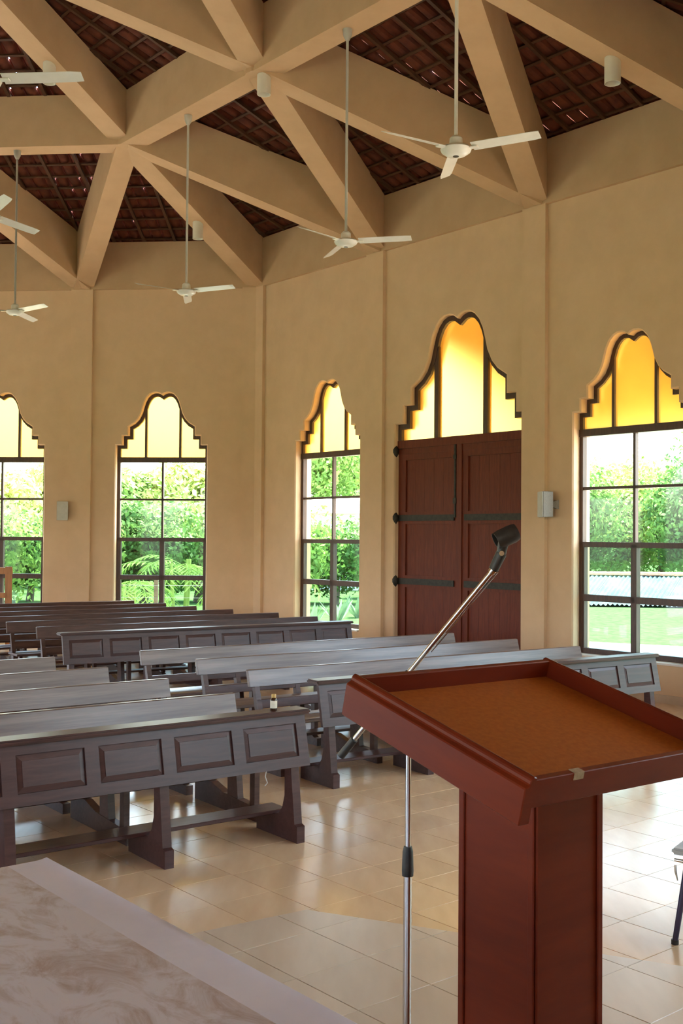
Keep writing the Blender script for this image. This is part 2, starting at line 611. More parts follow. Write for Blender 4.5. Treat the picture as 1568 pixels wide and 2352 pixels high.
def build_wall(k):
    ts = T_WIN.get(k, [1.85, 4.815, 7.78])
    holes = []
    if True:
        for i, t in enumerate(ts):
            poly = OUT_D if t is None else OUT_W
            c = T_DOOR if t is None else t
            holes.append([(c + x, z) for x, z in poly])
    ext = TK * math.tan(math.radians(22.5))
    zb, zt = -0.3, ZTOP - 0.25
    has_door = (k == 0)
    mb = MB()
    rb = 0.018                                             # soft inner arris of the openings
    front_out = [(0, zb), (SIDE, zb), (SIDE, zt), (0, zt)]
    back_out = [(-ext, zb), (SIDE + ext, zb), (SIDE + ext, zt), (-ext, zt)]
    hf = [offset_poly(h, -rb) for h in holes]
    if has_door:
        pass
    o0 = NICHE if k == 2 else 0.0                          # the altar wall stands back in a shallow sanctuary
    for outer, hs, off in ((front_out, hf, o0), (back_out, holes, o0 + TK)):
        v, f = fill_poly(outer, hs)
        mb.add([SP(k, x, z, off) for x, z in v], f)
    for h, hh in zip(holes, hf):
        n = len(h)
        a = [SP(k, x, z, o0) for x, z in hh]
        b = [SP(k, x, z, o0 + rb) for x, z in h]
        c = [SP(k, x, z, o0 + TK) for x, z in h]
        mb.add(a + b + c, [(i, (i + 1) % n, n + (i + 1) % n, n + i) for i in range(n)]
               + [(n + i, n + (i + 1) % n, 2 * n + (i + 1) % n, 2 * n + i) for i in range(n)])
    fo = [SP(k, x, z, o0) for x, z in front_out]
    bo = [SP(k, x, z, o0 + TK) for x, z in back_out]
    mb.add(fo + bo, [(i, (i + 1) % 4, 4 + (i + 1) % 4, 4 + i) for i in range(4)])
    me = mb.mesh('wall_' + SIDES[k], 'plaster')
    o = link('wall_' + SIDES[k], me)
    tag(o, kind='structure')
    # pilasters flush with the ring beam
    pr = 0.06
    if k == 2:
        for t0, t1 in ((-TK, 0.0), (SIDE, SIDE + TK)):
            q = [SP(k, t0, -0.3, 0.0), SP(k, t1, -0.3, 0.0), SP(k, t1, -0.3, NICHE + TK), SP(k, t0, -0.3, NICHE + TK)]
            MB().hexa(q, [Vector((p.x, p.y, ZR + 0.2)) for p in q]).build('return_wall', 'plaster', o)
        q = [SP(k, -TK, ZR, 0.2), SP(k, SIDE + TK, ZR, 0.2), SP(k, SIDE + TK, ZR, NICHE + TK), SP(k, -TK, ZR, NICHE + TK)]
        MB().hexa(q, [Vector((p.x, p.y, ZR + 0.25)) for p in q]).build('niche_ceiling', 'concrete_paint', o)
        q = [SP(k, 0, -0.25, -0.1), SP(k, SIDE, -0.25, -0.1), SP(k, SIDE, -0.25, NICHE), SP(k, 0, -0.25, NICHE)]
        MB().hexa(q, [Vector((p.x, p.y, -0.006)) for p in q]).build('niche_floor', 'floor_tile', o)
    spans = [(0.0, 0.24), (NODE - 0.2, NODE + 0.2), (2 * NODE - 0.2, 2 * NODE + 0.2), (SIDE - 0.27, SIDE)]
    for i, (t0, t1) in enumerate(spans):
        if k == 2 and i in (1, 2):
            continue
        m0 = pr * math.tan(math.radians(22.5)) if i == 0 else 0
        m1 = pr * math.tan(math.radians(22.5)) if i == 3 else 0
        bot = [SP(k, t0, 0, 0.02), SP(k, t1, 0, 0.02), SP(k, t1 - m1, 0, -pr), SP(k, t0 + m0, 0, -pr)]
        top = [Vector((p.x, p.y, ZR + 0.01)) for p in bot]
        MB().hexa(bot, top).build('pilaster', 'plaster', o)
    # ring beam
    m = pr * math.tan(math.radians(22.5))
    bot = [SP(k, -0.1, ZR, 0.25), SP(k, SIDE + 0.1, ZR, 0.25), SP(k, SIDE - m, ZR, -pr), SP(k, m, ZR, -pr)]
    top = [Vector((p.x, p.y, ZTOP)) for p in bot]
    MB().hexa(bot, top).build('ring_beam', 'concrete_paint', o)
    return ts


ALL_T = {k: build_wall(k) for k in range(8)}

# baseboards on the two walls in view
for k, gaps in ((0, [(T_DOOR - D_HALF - 0.02, T_DOOR + D_HALF + 0.02)]), (7, [])):
    mb = MB()
    cuts = [0.24, NODE - 0.2, NODE + 0.2, 2 * NODE - 0.2, 2 * NODE + 0.2, SIDE - 0.27]
    for a, b in ((cuts[0], cuts[1]), (cuts[2], cuts[3]), (cuts[4], cuts[5])):
        for g0, g1 in gaps:
            if a < g0 < b or a < g1 < b:
                if g0 - a > 0.02:
                    mb.hexa([SP(k, a, 0, 0.0), SP(k, g0, 0, 0.0), SP(k, g0, 0, -0.015), SP(k, a, 0, -0.015)],
                            [SP(k, a, .1, 0.0), SP(k, g0, .1, 0.0), SP(k, g0, .1, -0.015), SP(k, a, .1, -0.015)])
                break
        else:
            mb.hexa([SP(k, a, 0, 0.0), SP(k, b, 0, 0.0), SP(k, b, 0, -0.015), SP(k, a, 0, -0.015)],
                    [SP(k, a, .1, 0.0), SP(k, b, .1, 0.0), SP(k, b, .1, -0.015), SP(k, a, .1, -0.015)])
    tag(mb.build('baseboard_' + SIDES[k], 'skirting'), kind='structure')

# ------------------------------------------------------------------ floor and dais
TS = 0.375
GAP = 0.003


def inside_oct(p, m=0.0):
    for k in range(8):
        a, d, nin = side_frame(k)
        if (p - a).dot(nin) < -m:
            return False
    return True


mb = MB()
mb.hexa([Vector((c.x, c.y, -0.25)) for c in CORNER], [Vector((c.x, c.y, -0.004)) for c in CORNER])
floor = tag(mb.build('floor', 'grout'), kind='structure')

DAIS_Z = 0.2
DK = Vector((-0.151, 5.215))
_da, _db = Vector((1.567, -0.652)).normalized(), Vector((-0.4586, -0.3013)).normalized()
DAIS = [DK, DK + _db * 5.5, SP(2, 8.9, 0, NICHE - 0.1), SP(2, 0.7, 0, NICHE - 0.1), DK + _da * 4.3]
DAIS = [Vector((p.x, p.y)) for p in DAIS]


def inside_poly(p, poly):
    c = False
    n = len(poly)
    for i in range(n):
        a, b = poly[i], poly[(i + 1) % n]
        if (a.y > p.y) != (b.y > p.y) and p.x < (b.x - a.x) * (p.y - a.y) / (b.y - a.y) + a.x:
            c = not c
    return c


def clip_convex(poly, a, n):
    """keep the side where (p-a).n >= 0"""
    out = []
    for i in range(len(poly)):
        p, q = poly[i], poly[(i + 1) % len(poly)]
        dp, dq = (p - a).dot(n), (q - a).dot(n)
        if dp >= 0:
            out.append(p)
        if (dp >= 0) != (dq >= 0):
            out.append(p + (q - p) * (dp / (dp - dq)))
    return out


def tile_prism(poly, ztop, bev=0.0015, th=0.012):
    c = sum(poly, Vector((0, 0))) / len(poly)
    ins = []
    for p in poly:
        r = p - c
        ins.append(p - r.normalized() * bev * 1.4)
    n = len(poly)
    vs = [(p.x, p.y, ztop - th) for p in poly] + [(p.x, p.y, ztop - bev) for p in poly] + [(p.x, p.y, ztop) for p in ins]
    fs = [(i, (i + 1) % n, n + (i + 1) % n, n + i) for i in range(n)]
    fs += [(n + i, n + (i + 1) % n, 2 * n + (i + 1) % n, 2 * n + i) for i in range(n)]
    fs.append(tuple(range(2 * n, 3 * n)))
    return vs, fs


NV = Vector((-DV.y, DV.x))
h = TS / 2 - GAP / 2
sq = [Vector((-h, -h)), Vector((h, -h)), Vector((h, h)), Vector((-h, h))]
v_, f_ = tile_prism(sq, 0.0)
tile_me = MB().add(v_, f_).mesh('floor_tile', 'floor_tile')
dtile_me = MB().add(v_, f_).mesh('dais_tile', 'dais_tile')
TILE_ROT = TH


def tile_grid(origin, off):
    for i in range(-75, 76):
        for j in range(-75, 76):
            yield origin + DV * ((i + off[0]) * TS) + NV * ((j + off[1]) * TS)


cand, rest = [], MB()
lawn_c = Vector((BC.x, BC.y))
org = Vector((1.405, 5.15))
for p in tile_grid(org, (0.5, 0.5)):
    if not inside_oct(p, 0.12):
        continue
    if inside_poly(p, DAIS) and (p - DK).length > 1.2:
        if inside_poly(p + (p - DK).normalized() * 0.3, DAIS) and inside_poly(p - (p - DK).normalized() * 0.3, DAIS):
            continue
    if in_frame((p.x, p.y, 0)):
        cand.append((p.length, p))
    else:
        rest.add([(p.x + DV.x * a + NV.x * b, p.y + DV.y * a + NV.y * b, 0.0) for a, b in ((-h, -h), (h, -h), (h, h), (-h, h))], [(0, 1, 2, 3)])
cand.sort(key=lambda q: q[0])
for dist, p in cand[:290]:
    o = link('floor_tile', tile_me, floor)
    o.location = (p.x, p.y, 0)
    o.rotation_euler = (0, 0, TILE_ROT)
for dist, p in cand[290:]:
    rest.add([(p.x + DV.x * a + NV.x * b, p.y + DV.y * a + NV.y * b, z) for z in (-0.01, 0.0) for a, b in ((-h, -h), (h, -h), (h, h), (-h, h))],
             [(4, 5, 6, 7), (0, 1, 5, 4), (1, 2, 6, 5), (2, 3, 7, 6), (3, 0, 4, 7)])
tag(rest.build('floor_tiles', 'floor_tile', floor), kind='stuff')

# raised altar dais
mb = MB()
mb.hexa([Vector((p.x, p.y, -0.02)) for p in DAIS], [Vector((p.x, p.y, DAIS_Z - 0.004)) for p in DAIS])
dais = tag(mb.build('floor_dais', 'dais_tile'), kind='structure')
drest = MB()
edges = [(DAIS[i], DAIS[(i + 1) % len(DAIS)]) for i in range(len(DAIS))]
dc = sum(DAIS, Vector((0, 0))) / len(DAIS)
for p in tile_grid(org + Vector((0.11, 0.17)), (0.5, 0.5)):
    poly = [p + DV * q.x + NV * q.y for q in sq]
    for a, b in edges:
        n = Vector((-(b - a).y, (b - a).x)).normalized()
        if (dc - a).dot(n) < 0:
            n = -n
        poly = clip_convex(poly, a, n)
        if len(poly) < 3:
            break
    if len(poly) < 3:
        continue
    full = len(poly) == 4 and all((q - p).length > 0.25 for q in poly)
    if in_frame((p.x, p.y, DAIS_Z), 80):
        if full:
            o = link('dais_tile', dtile_me, dais)
            o.location = (p.x, p.y, DAIS_Z)
            o.rotation_euler = (0, 0, TILE_ROT)
        else:
            v, f = tile_prism(poly, DAIS_Z)
            MB().add(v, f).build('dais_tile', 'dais_tile', dais)
    else:
        drest.add([(q.x, q.y, DAIS_Z) for q in poly], [tuple(range(len(poly)))])
tag(drest.build('dais_tiles', 'dais_tile', dais), kind='stuff')

# ------------------------------------------------------------------ ceiling: beam grid, rafters, battens, clay tiles
ceiling = tag(empty('ceiling', (CEN.x, CEN.y, 0)), kind='structure')
COFF = Vector((-CEN.x, -CEN.y, 0))
R1, Z1 = RAD - 3.70, ZR + 1.3446
R2, Z2 = 5.10, 9.10
ZAPEX = 10.85


def ring_pt(k, r):
    return CEN + (CORNER[k % 8] - CEN).normalized() * r


def v3(p, z):
    return Vector((p.x, p.y, z))


nodes0, nodes1, nodes2 = {}, {}, {}
for k in range(8):
    a, b = CORNER[k], CORNER[(k + 1) % 8]
    for i in range(3):
        nodes0[(k, i)] = v3(a.lerp(b, i / 3), ZR)
    a1, b1 = ring_pt(k, R1), ring_pt(k + 1, R1)
    for i in range(2):
        nodes1[(k, i)] = v3(a1.lerp(b1, i / 2), Z1)
    nodes2[k] = v3(ring_pt(k, R2), Z2)
apex = v3(CEN, ZAPEX)
BEAMS = []
for k in range(8):
    k2 = (k + 1) % 8
    n0 = [nodes0[(k, 0)], nodes0[(k, 1)], nodes0[(k, 2)], nodes0[(k2, 0)]]
    n1 = [nodes1[(k, 0)], nodes1[(k, 1)], nodes1[(k2, 0)]]
    n2 = [nodes2[k], nodes2[k2]]
    BEAMS += [(n0[0], n1[0]), (n0[1], n1[0]), (n0[1], n1[1]), (n0[2], n1[1]), (n0[2], n1[2])]
    BEAMS += [(n1[0], n1[1]), (n1[1], n1[2])]
    BEAMS += [(n1[0], n2[0]), (n1[1], n2[0]), (n1[1], n2[1])]
    BEAMS += [(n2[0], n2[1]), (n2[0], apex)]
BW = 0.17
for a, b in BEAMS:
    d = Vector((b.x - a.x, b.y - a.y)).normalized()
    n = Vector((-d.y, d.x)) * BW
    e0 = 0.0
    A, Bp = a, b
    bot, top = [], []
    for p, s in ((A, 1), (A, -1), (Bp, -1), (Bp, 1)):
        q = Vector((p.x + n.x * s, p.y + n.y * s))
        bot.append(Vector((q.x, q.y, p.z)) + COFF)
        top.append(Vector((q.x, q.y, max(p.z + 0.3, min(roof_z(q), p.z + 0.95) - 0.005))) + COFF)
    MB().hexa(bot, top).build('beam', 'concrete_paint', ceiling)
# node caps so that the beam ends read as one casting
for p in list(nodes1.values()) + list(nodes2.values()) + [apex]:
    pts = [Vector((p.x + 0.2 * math.cos(a), p.y + 0.2 * math.sin(a))) for a in [math.pi / 6 * i for i in range(12)]]
    MB().hexa([v3(q, p.z - 0.002) + COFF for q in pts], [v3(q, p.z + 0.5) + COFF for q in pts]).build('beam_node', 'concrete_paint', ceiling)

# roof facets: 7 (over the back wall), 0 (over the right wall) and 1 are tiled piece by piece
EAVE = 1.2


def facet_xyz(k, t, w, lift=0.0):
    """t along the side, w metres inwards (plan) from the wall face"""
    a, d, nin = side_frame(k)
    p = a + d * t + nin * w
    cz = 1.0 / math.sqrt(1 + ROOF_S ** 2)
    return Vector((p.x - nin.x * ROOF_S * cz * lift, p.y - nin.y * ROOF_S * cz * lift, ZTOP + ROOF_S * w + lift * cz))


INR = RAD * math.cos(math.radians(22.5))


def facet_span(w):
    m = w * math.tan(math.radians(22.5))
    return m, SIDE - m


TP, TE = 0.205, 0.30         # tile pitch across, exposure down the slope (plan ~ 0.283)
TEP = TE / math.sqrt(1 + ROOF_S ** 2)


def arc_tile(width0, width1, length, rise, up, th=0.012, seg=5):
    """barrel tile along +y; width0 at y=0"""
    vs = []
    for y, w in ((0, width0), (length, width1)):
        for lay in (0, th):
            for i in range(seg + 1):
                a = math.pi * (i / seg)
                x = -math.cos(a) * (w / 2 + (lay if up else 0))
                z = math.sin(a) * (rise + (lay if up else 0))
                if not up:
                    x = -math.cos(a) * (w / 2 - lay * 0.0)
                    z = rise - math.sin(a) * rise + lay
                vs.append((x, y, z))
    n = seg + 1
    fs = []
    for i in range(seg):
        fs.append((i, i + 1, 2 * n + i + 1, 2 * n + i))
        fs.append((n + i, 3 * n + i, 3 * n + i + 1, n + i + 1))
        fs.append((i, n + i, n + i + 1, i + 1))
        fs.append((2 * n + i, 2 * n + i + 1, 3 * n + i + 1, 3 * n + i))
    fs.append((0, 2 * n, 3 * n, n))
    fs.append((seg, n + seg, 3 * n + seg, 2 * n + seg))
    return vs, fs


CH_V, CH_F = arc_tile(0.185, 0.165, 0.40, 0.055, False)
CO_V, CO_F = arc_tile(0.150, 0.165, 0.40, 0.055, True)
CS_V, CS_F = arc_tile(0.150, 0.165, 0.262, 0.055, True)
ch_me = MB().add(CH_V, CH_F).mesh('roof_tile', 'roof_clay')
co_me = MB().add(CO_V, CO_F).mesh('roof_tile', 'roof_clay')


def facet_matrix(k):
    a, d, nin = side_frame(k)
    x = Vector((d.x, d.y, 0))
    y = Vector((nin.x, nin.y, ROOF_S)).normalized()
    z = x.cross(y)
    if z.z < 0:
        x = -x
        z = x.cross(y)
    return Matrix(((x.x, y.x, z.x), (x.y, y.y, z.y), (x.z, y.z, z.z)))


tiles = []                 # (key, mesh, verts, faces, pos, rotation)
HOLES = set()
hr = random.Random(3)
for k in (7, 0, 1):
    M = facet_matrix(k)
    nrows = int((INR + EAVE) / TEP)
    for r in range(nrows):
        w = -EAVE + r * TEP
        t0, t1 = facet_span(w)
        c0 = int(math.floor((t0 - 0.15) / TP))
        c1 = int(math.ceil((t1 + 0.15) / TP))
        for c in range(c0, c1 + 1):
            for kind in (0, 1):
                t = (c + 0.5 * kind) * TP
                if t < t0 - 0.02 or t > t1 + 0.02:
                    continue
                lift = 0.02 if kind == 0 else 0.055
                p = facet_xyz(k, t, w, lift + 0.035)
                tilt = M @ Matrix.Rotation(-0.035, 3, 'X')
                short = False
                if kind == 1 and w > 0:
                    if k == 7 and 3.3 < t < 8.6 and hr.random() < 0.20:
                        short = True
                    elif hr.random() < 0.004:
                        short = True
                vis = in_frame(p, 30) and w > -0.1
                tiles.append((p.length if vis else 1e6 + p.length, kind, short, p, tilt))
tiles.sort(key=lambda q: q[0])
stuff_v, stuff_f, nv = [], [], 0
for i, (dist, kind, short, p, M) in enumerate(tiles):
    if i < 296 and not short:
        o = link('roof_tile', ch_me if kind == 0 else co_me, ceiling)
        q = p + COFF
        o.matrix_local = Matrix.Translation(q) @ M.to_4x4()
    else:
        vv, ff = (CH_V, CH_F) if kind == 0 else ((CS_V, CS_F) if short else (CO_V, CO_F))
        a = np.array(vv) @ np.array(M).T + np.array(p + COFF)
        stuff_v.append(a)
        stuff_f.append(np.array(ff) + nv)
        nv += len(a)
tag(np_mesh('roof_tiles', np.concatenate(stuff_v), np.concatenate(stuff_f), 'roof_clay', ceiling), kind='stuff')

for k in (7, 0, 1):
    # rafters down the slope, battens across
    t = 0.28
    while t < SIDE:
        wmax = min(t, SIDE - t) / math.tan(math.radians(22.5)) - 0.15
        if wmax > 0.3:
            q = [facet_xyz(k, t + s * 0.024, w, l) + COFF for l in (-0.022, 0.026) for s, w in ((-1, -EAVE), (1, -EAVE), (1, wmax), (-1, wmax))]
            MB().hexa(q[:4], q[4:]).build('rafter', 'rafter_wood', ceiling)
        t += 0.56
    r = 0
    while True:
        w = -EAVE + 0.12 + r * TEP
        if w > INR - 0.8:
            break
        a0, a1 = facet_span(w)
        q = [facet_xyz(k, t, ww, l) + COFF for l in (0.016, 0.040) for t, ww in ((a0, w), (a1, w), (a1, w + 0.035), (a0, w + 0.035))]
        MB().hexa(q[:4], q[4:]).build('batten', 'rafter_wood', ceiling)
        r += 1
# hip boards close the joints between facets, plain slabs for the facets behind the camera
for k in range(8):
    c = (CORNER[k] - CEN).normalized()
    n = Vector((-c.y, c.x)) * 0.2
    pts = []
    for r_, s in ((RAD + EAVE * 1.05, 1), (RAD + EAVE * 1.05, -1), (0, -1), (0, 1)):
        w = (RAD - r_) * math.cos(math.radians(22.5))
        p = CEN + c * r_ + n * s
        pts.append(Vector((p.x, p.y, ZTOP + ROOF_S * w + 0.14)) + COFF)
    MB().hexa(pts, [p + Vector((0, 0, 0.03)) for p in pts]).build('hip_board', 'roof_outer', ceiling)
for k in (2, 3, 4, 5, 6):
    a0, a1 = facet_span(-EAVE)
    q = [facet_xyz(k, a0, -EAVE, 0.02) + COFF, facet_xyz(k, a1, -EAVE, 0.02) + COFF, facet_xyz(k, SIDE / 2, INR, 0.02) + COFF]
    MB().hexa(q, [p + Vector((0, 0, 0.08)) for p in q]).build('roof_slab', 'roof_clay', ceiling)

# ------------------------------------------------------------------ windows
FR_IN, FR_OUT = 0.135, 0.215          # depth range of the timber frame inside the wall
WIN_N = [0]


def win_pt(k, c, x, z, off):
    return SP(k, c + x, z, off)


def bar(k, c, x0, x1, z0, z1, o0=FR_IN, o1=FR_OUT):
    mb = MB()
    mb.hexa([win_pt(k, c, x0, z0, o0), win_pt(k, c, x1, z0, o0), win_pt(k, c, x1, z0, o1), win_pt(k, c, x0, z0, o1)],
            [win_pt(k, c, x0, z1, o0), win_pt(k, c, x1, z1, o0), win_pt(k, c, x1, z1, o1), win_pt(k, c, x0, z1, o1)])
    return mb


def pane(k, c, poly, off, mat, parent, th=0.006):
    n = len(poly)
    a = [win_pt(k, c, x, z, off) for x, z in poly]
    b = [win_pt(k, c, x, z, off + th) for x, z in poly]
    v, f = fill_poly(poly, [])
    mb = MB()
    if mat == 'glass_amber':
        mb.add([win_pt(k, c, x, z, off) for x, z in v], f)
    else:
        mb.add([win_pt(k, c, x, z, off) for x, z in v], f)
    o = mb.build('pane', mat, parent)
    a_, d_, nin = side_frame(k)
    pl = o.data.polygons
    if pl[0].normal.x * nin.x + pl[0].normal.y * nin.y < 0:
        o.data.flip_normals()
    return o


def arch_panes(k, c, poly, xm, zb, parent, half, off):
    """three amber panes between the two upright mullions; poly is the inset outline"""
    top = [p for p in poly if p[1] > zb]

    def clip(pts, lo, hi):
        q = [Vector(p) for p in pts]
        q = clip_convex(q, Vector((lo, 0)), Vector((1, 0)))
        q = clip_convex(q, Vector((hi, 0)), Vector((-1, 0)))
        q = clip_convex(q, Vector((0, zb)), Vector((0, 1)))
        out = []
        for p in q:
            if not out or (p - out[-1]).length > 1e-4:
                out.append(p)
        if (out[0] - out[-1]).length < 1e-4:
            out.pop()
        return [(p.x, p.y) for p in out]
    for lo, hi in ((-half, -xm), (-xm, xm), (xm, half)):
        pane(k, c, clip(poly, lo, hi), off, 'glass_amber', parent)


def arch_frame(k, c, poly, width, zb, parent, o0, o1):
    inn = offset_poly(poly, width)
    n = len(poly)
    idx = [i for i in range(n)]
    # the ring from the bottom right corner over the top to the bottom left corner
    fo, fi = list(poly), list(inn)
    fo[0] = (fo[0][0], zb); fi[0] = (fi[0][0], zb)
    fo[-1] = (fo[-1][0], zb); fi[-1] = (fi[-1][0], zb)
    mb = MB()
    vs = ([win_pt(k, c, x, z, o0) for x, z in fo] + [win_pt(k, c, x, z, o0) for x, z in fi]
          + [win_pt(k, c, x, z, o1) for x, z in fo] + [win_pt(k, c, x, z, o1) for x, z in fi])
    fs = []
    for i in range(n - 1):
        j = i + 1
        fs += [(i, j, n + j, n + i), (2 * n + i, 3 * n + i, 3 * n + j, 2 * n + j), (n + i, n + j, 3 * n + j, 3 * n + i), (i, 2 * n + i, 2 * n + j, j)]
    fs += [(0, n, 3 * n, 2 * n), (n - 1, 3 * n - 1, 4 * n - 1, 2 * n - 1)]
    mb.add(vs, fs)
    mb.build('arch_frame', 'frame_wood', parent)
    return inn


def build_window(k, c):
    WIN_N[0] += 1
    a, d, nin = side_frame(k)
    root = tag(empty('window_%d' % WIN_N[0], (0, 0, 0)), kind='structure')
    zt = 3.3265
    inn = arch_frame(k, c, OUT_W, 0.055, W_SILL, root, FR_IN, FR_OUT)
    W = W_HALF
    xm = 0.315
    half = W - 0.05
    ztop_of = lambda x: 4.23 if abs(x) < 0.32 else 4.1
    for s in (-1, 1):
        bar(k, c, s * xm - 0.02, s * xm + 0.02, zt + 0.03, 4.26, FR_IN + 0.005, FR_OUT - 0.005).build('arch_mullion', 'frame_wood', root)
    bar(k, c, -W, W, zt - 0.05, zt + 0.045, FR_IN - 0.012, FR_OUT).build('transom', 'frame_wood', root)
    z = [zt - 0.05, 2.605, 1.884, 1.198, W_SILL]
    bar(k, c, -0.018, 0.018, z[2], z[0], FR_IN + 0.01, FR_OUT - 0.01).build('mullion', 'frame_wood', root)
    bar(k, c, -0.042, 0.042, z[4], z[2], FR_IN, FR_OUT).build('mullion', 'frame_wood', root)
    bar(k, c, -half, half, z[1] - 0.018, z[1] + 0.018, FR_IN + 0.01, FR_OUT - 0.01).build('glazing_bar', 'frame_wood', root)
    bar(k, c, -W, W, z[2] - 0.038, z[2] + 0.03, FR_IN, FR_OUT).build('rail', 'frame_wood', root)
    bar(k, c, -half, half, z[3] - 0.045, z[3] + 0.04, FR_IN, FR_OUT).build('rail', 'frame_wood', root)
    bar(k, c, -W, W, z[4], z[4] + 0.075, FR_IN, FR_OUT).build('rail', 'frame_wood', root)
    for s in (-1, 1):
        bar(k, c, s * (half + 0.005) - 0.032, s * (half + 0.005) + 0.032, z[4], z[2], FR_IN + 0.004, FR_OUT - 0.004).build('stile', 'frame_wood', root)
    m = (FR_IN + FR_OUT) / 2
    for i in range(4):
        mat = 'glass_clear' if i < 2 else 'glass_tint'
        for x0, x1 in ((-half, 0), (0, half)):
            pane(k, c, [(x0, z[i + 1]), (x1, z[i + 1]), (x1, z[i]), (x0, z[i])], m, mat, root)
    arch_panes(k, c, offset_poly(OUT_W, 0.03), xm, zt, root, half + 0.03, m)
    # sloping stone sill inside
    mb = MB()
    mb.hexa([win_pt(k, c, -W, W_SILL - 0.02, -0.025), win_pt(k, c, W, W_SILL - 0.02, -0.025), win_pt(k, c, W, W_SILL - 0.02, FR_IN), win_pt(k, c, -W, W_SILL - 0.02, FR_IN)],
            [win_pt(k, c, -W, W_SILL + 0.004, -0.025), win_pt(k, c, W, W_SILL + 0.004, -0.025), win_pt(k, c, W, W_SILL + 0.006, FR_IN), win_pt(k, c, -W, W_SILL + 0.006, FR_IN)])
    mb.build('sill', 'sill_stone', root)
    return root


for k in (0, 7, 1):
    for c in ALL_T[k]:
        if c is not None:
            build_window(k, c)
# the other walls (behind the camera): amber fanlights only
for k in (2, 3, 4, 5, 6):
    for c in ALL_T[k]:
        if c is None:
            continue
        WIN_N[0] += 1
        root = tag(empty('window_%d' % WIN_N[0], (0, 0, 0)), kind='structure')
        ko = NICHE if k == 2 else 0.0
        pane(k, c, [p for p in offset_poly(OUT_W, 0.0) if p[1] > 3.3] + [(-W_HALF, 3.33), (W_HALF, 3.33)], ko + 0.17, 'glass_amber', root)
        bar(k, c, -W_HALF, W_HALF, 3.27, 3.37, ko + FR_IN, ko + FR_OUT).build('transom', 'frame_wood', root)

# ------------------------------------------------------------------ the tall double door
K = 0
DO0, DO1 = 0.085, 0.165
door = tag(empty('door_1'), kind='structure')
zt = 3.40
c = T_DOOR
fr = 0.05
inn = arch_frame(K, c, OUT_D, 0.075, zt - 0.1, door, DO0 - 0.01, DO1 + 0.03)
xm = 0.49
for s in (-1, 1):
    bar(K, c, s * xm - 0.045, s * xm + 0.045, zt, 4.78, DO0, DO1).build('arch_mullion', 'frame_wood', door)
bar(K, c, -D_HALF, D_HALF, zt - 0.09, zt + 0.03, DO0 - 0.025, DO1).build('transom', 'door_wood', door)
arch_panes(K, c, offset_poly(OUT_D, 0.04), xm, zt, door, D_HALF, (DO0 + DO1) / 2)
for s in (-1, 1):
    x0, x1 = (-D_HALF, -0.003) if s < 0 else (0.003, D_HALF)
    leaf = bar(K, c, x0, x1, 0.01, zt - 0.09, DO0 + 0.03, DO1 - 0.01).build('door_leaf', 'door_wood', door)
    # stiles and rails stand proud of the boarded panels
    st = 0.16
    for (a0, a1) in ((x0, x0 + st), (x1 - st, x1)):
        bar(K, c, a0, a1, 0.01, zt - 0.09, DO0, DO0 + 0.03).build('stile', 'door_wood', leaf)
    for z0, z1 in ((zt - 0.27, zt - 0.09), (2.16, 2.34), (1.20, 1.38), (0.01, 0.24)):
        bar(K, c, x0 + st, x1 - st, z0, z1, DO0, DO0 + 0.03).build('rail', 'door_wood', leaf)
    for z0, z1 in ((2.34, zt - 0.27), (1.38, 2.16), (0.24, 1.20)):
        nb = 5
        wd = (x1 - x0 - 2 * st) / nb
        for i in range(nb):
            bar(K, c, x0 + st + i * wd + 0.001, x0 + st + (i + 1) * wd - 0.001, z0, z1, DO0 + 0.022, DO0 + 0.035).build('plank', 'door_wood', leaf)
    # wrought-iron strap hinges
    for zc in (3.25, 2.25, 1.29):
        if zc > 3:
            bar(K, c, x0 + (0.0 if s < 0 else 0.0), x1, zc - 0.03, zc + 0.03, DO0 - 0.006, DO0).build('top_band', 'door_wood', leaf)
        else:
            xa, xb = (x0, x1 - 0.10) if s < 0 else (x0 + 0.10, x1)
            bar(K, c, xa, xb, zc - 0.045, zc + 0.045, DO0 - 0.02, DO0).build('strap_hinge', 'iron', leaf)
    for zc in (3.27, 2.25, 1.29):
        xh = -D_HALF - 0.01 if s < 0 else D_HALF + 0.01
        p = SP(K, c + xh, zc, 0.035)
        MB().lathe([(0.012, -0.09), (0.03, -0.06), (0.045, -0.02), (0.045, 0.03), (0.025, 0.07), (0.012, 0.085)], 12, p).build('hinge_knuckle', 'iron', leaf, smooth=True)
    if s < 0:
        bar(K, c, -0.10, -0.07, 2.25, 3.36, DO0 - 0.02, DO0 - 0.004).build('bolt_rod', 'iron', leaf)
        bar(K, c, -0.115, -0.055, 2.45, 2.53, DO0 - 0.026, DO0 - 0.004).build('bolt_guide', 'iron', leaf)
        bar(K, c, -0.115, -0.055, 3.1, 3.16, DO0 - 0.026, DO0 - 0.004).build('bolt_guide', 'iron', leaf)
bar(K, c, -0.05, 0.05, 0.01, zt - 0.09, DO0 - 0.018, DO0).build('cover_strip', 'door_wood', door)

# ------------------------------------------------------------------ outdoors
gm = MB()
S = 90
gm.add([(-S, -S, -0.12), (S, -S, -0.12), (S, S, -0.12), (-S, S, -0.12)], [(0, 1, 2, 3)])
tag(gm.build('ground', 'lawn_soil'), kind='structure')


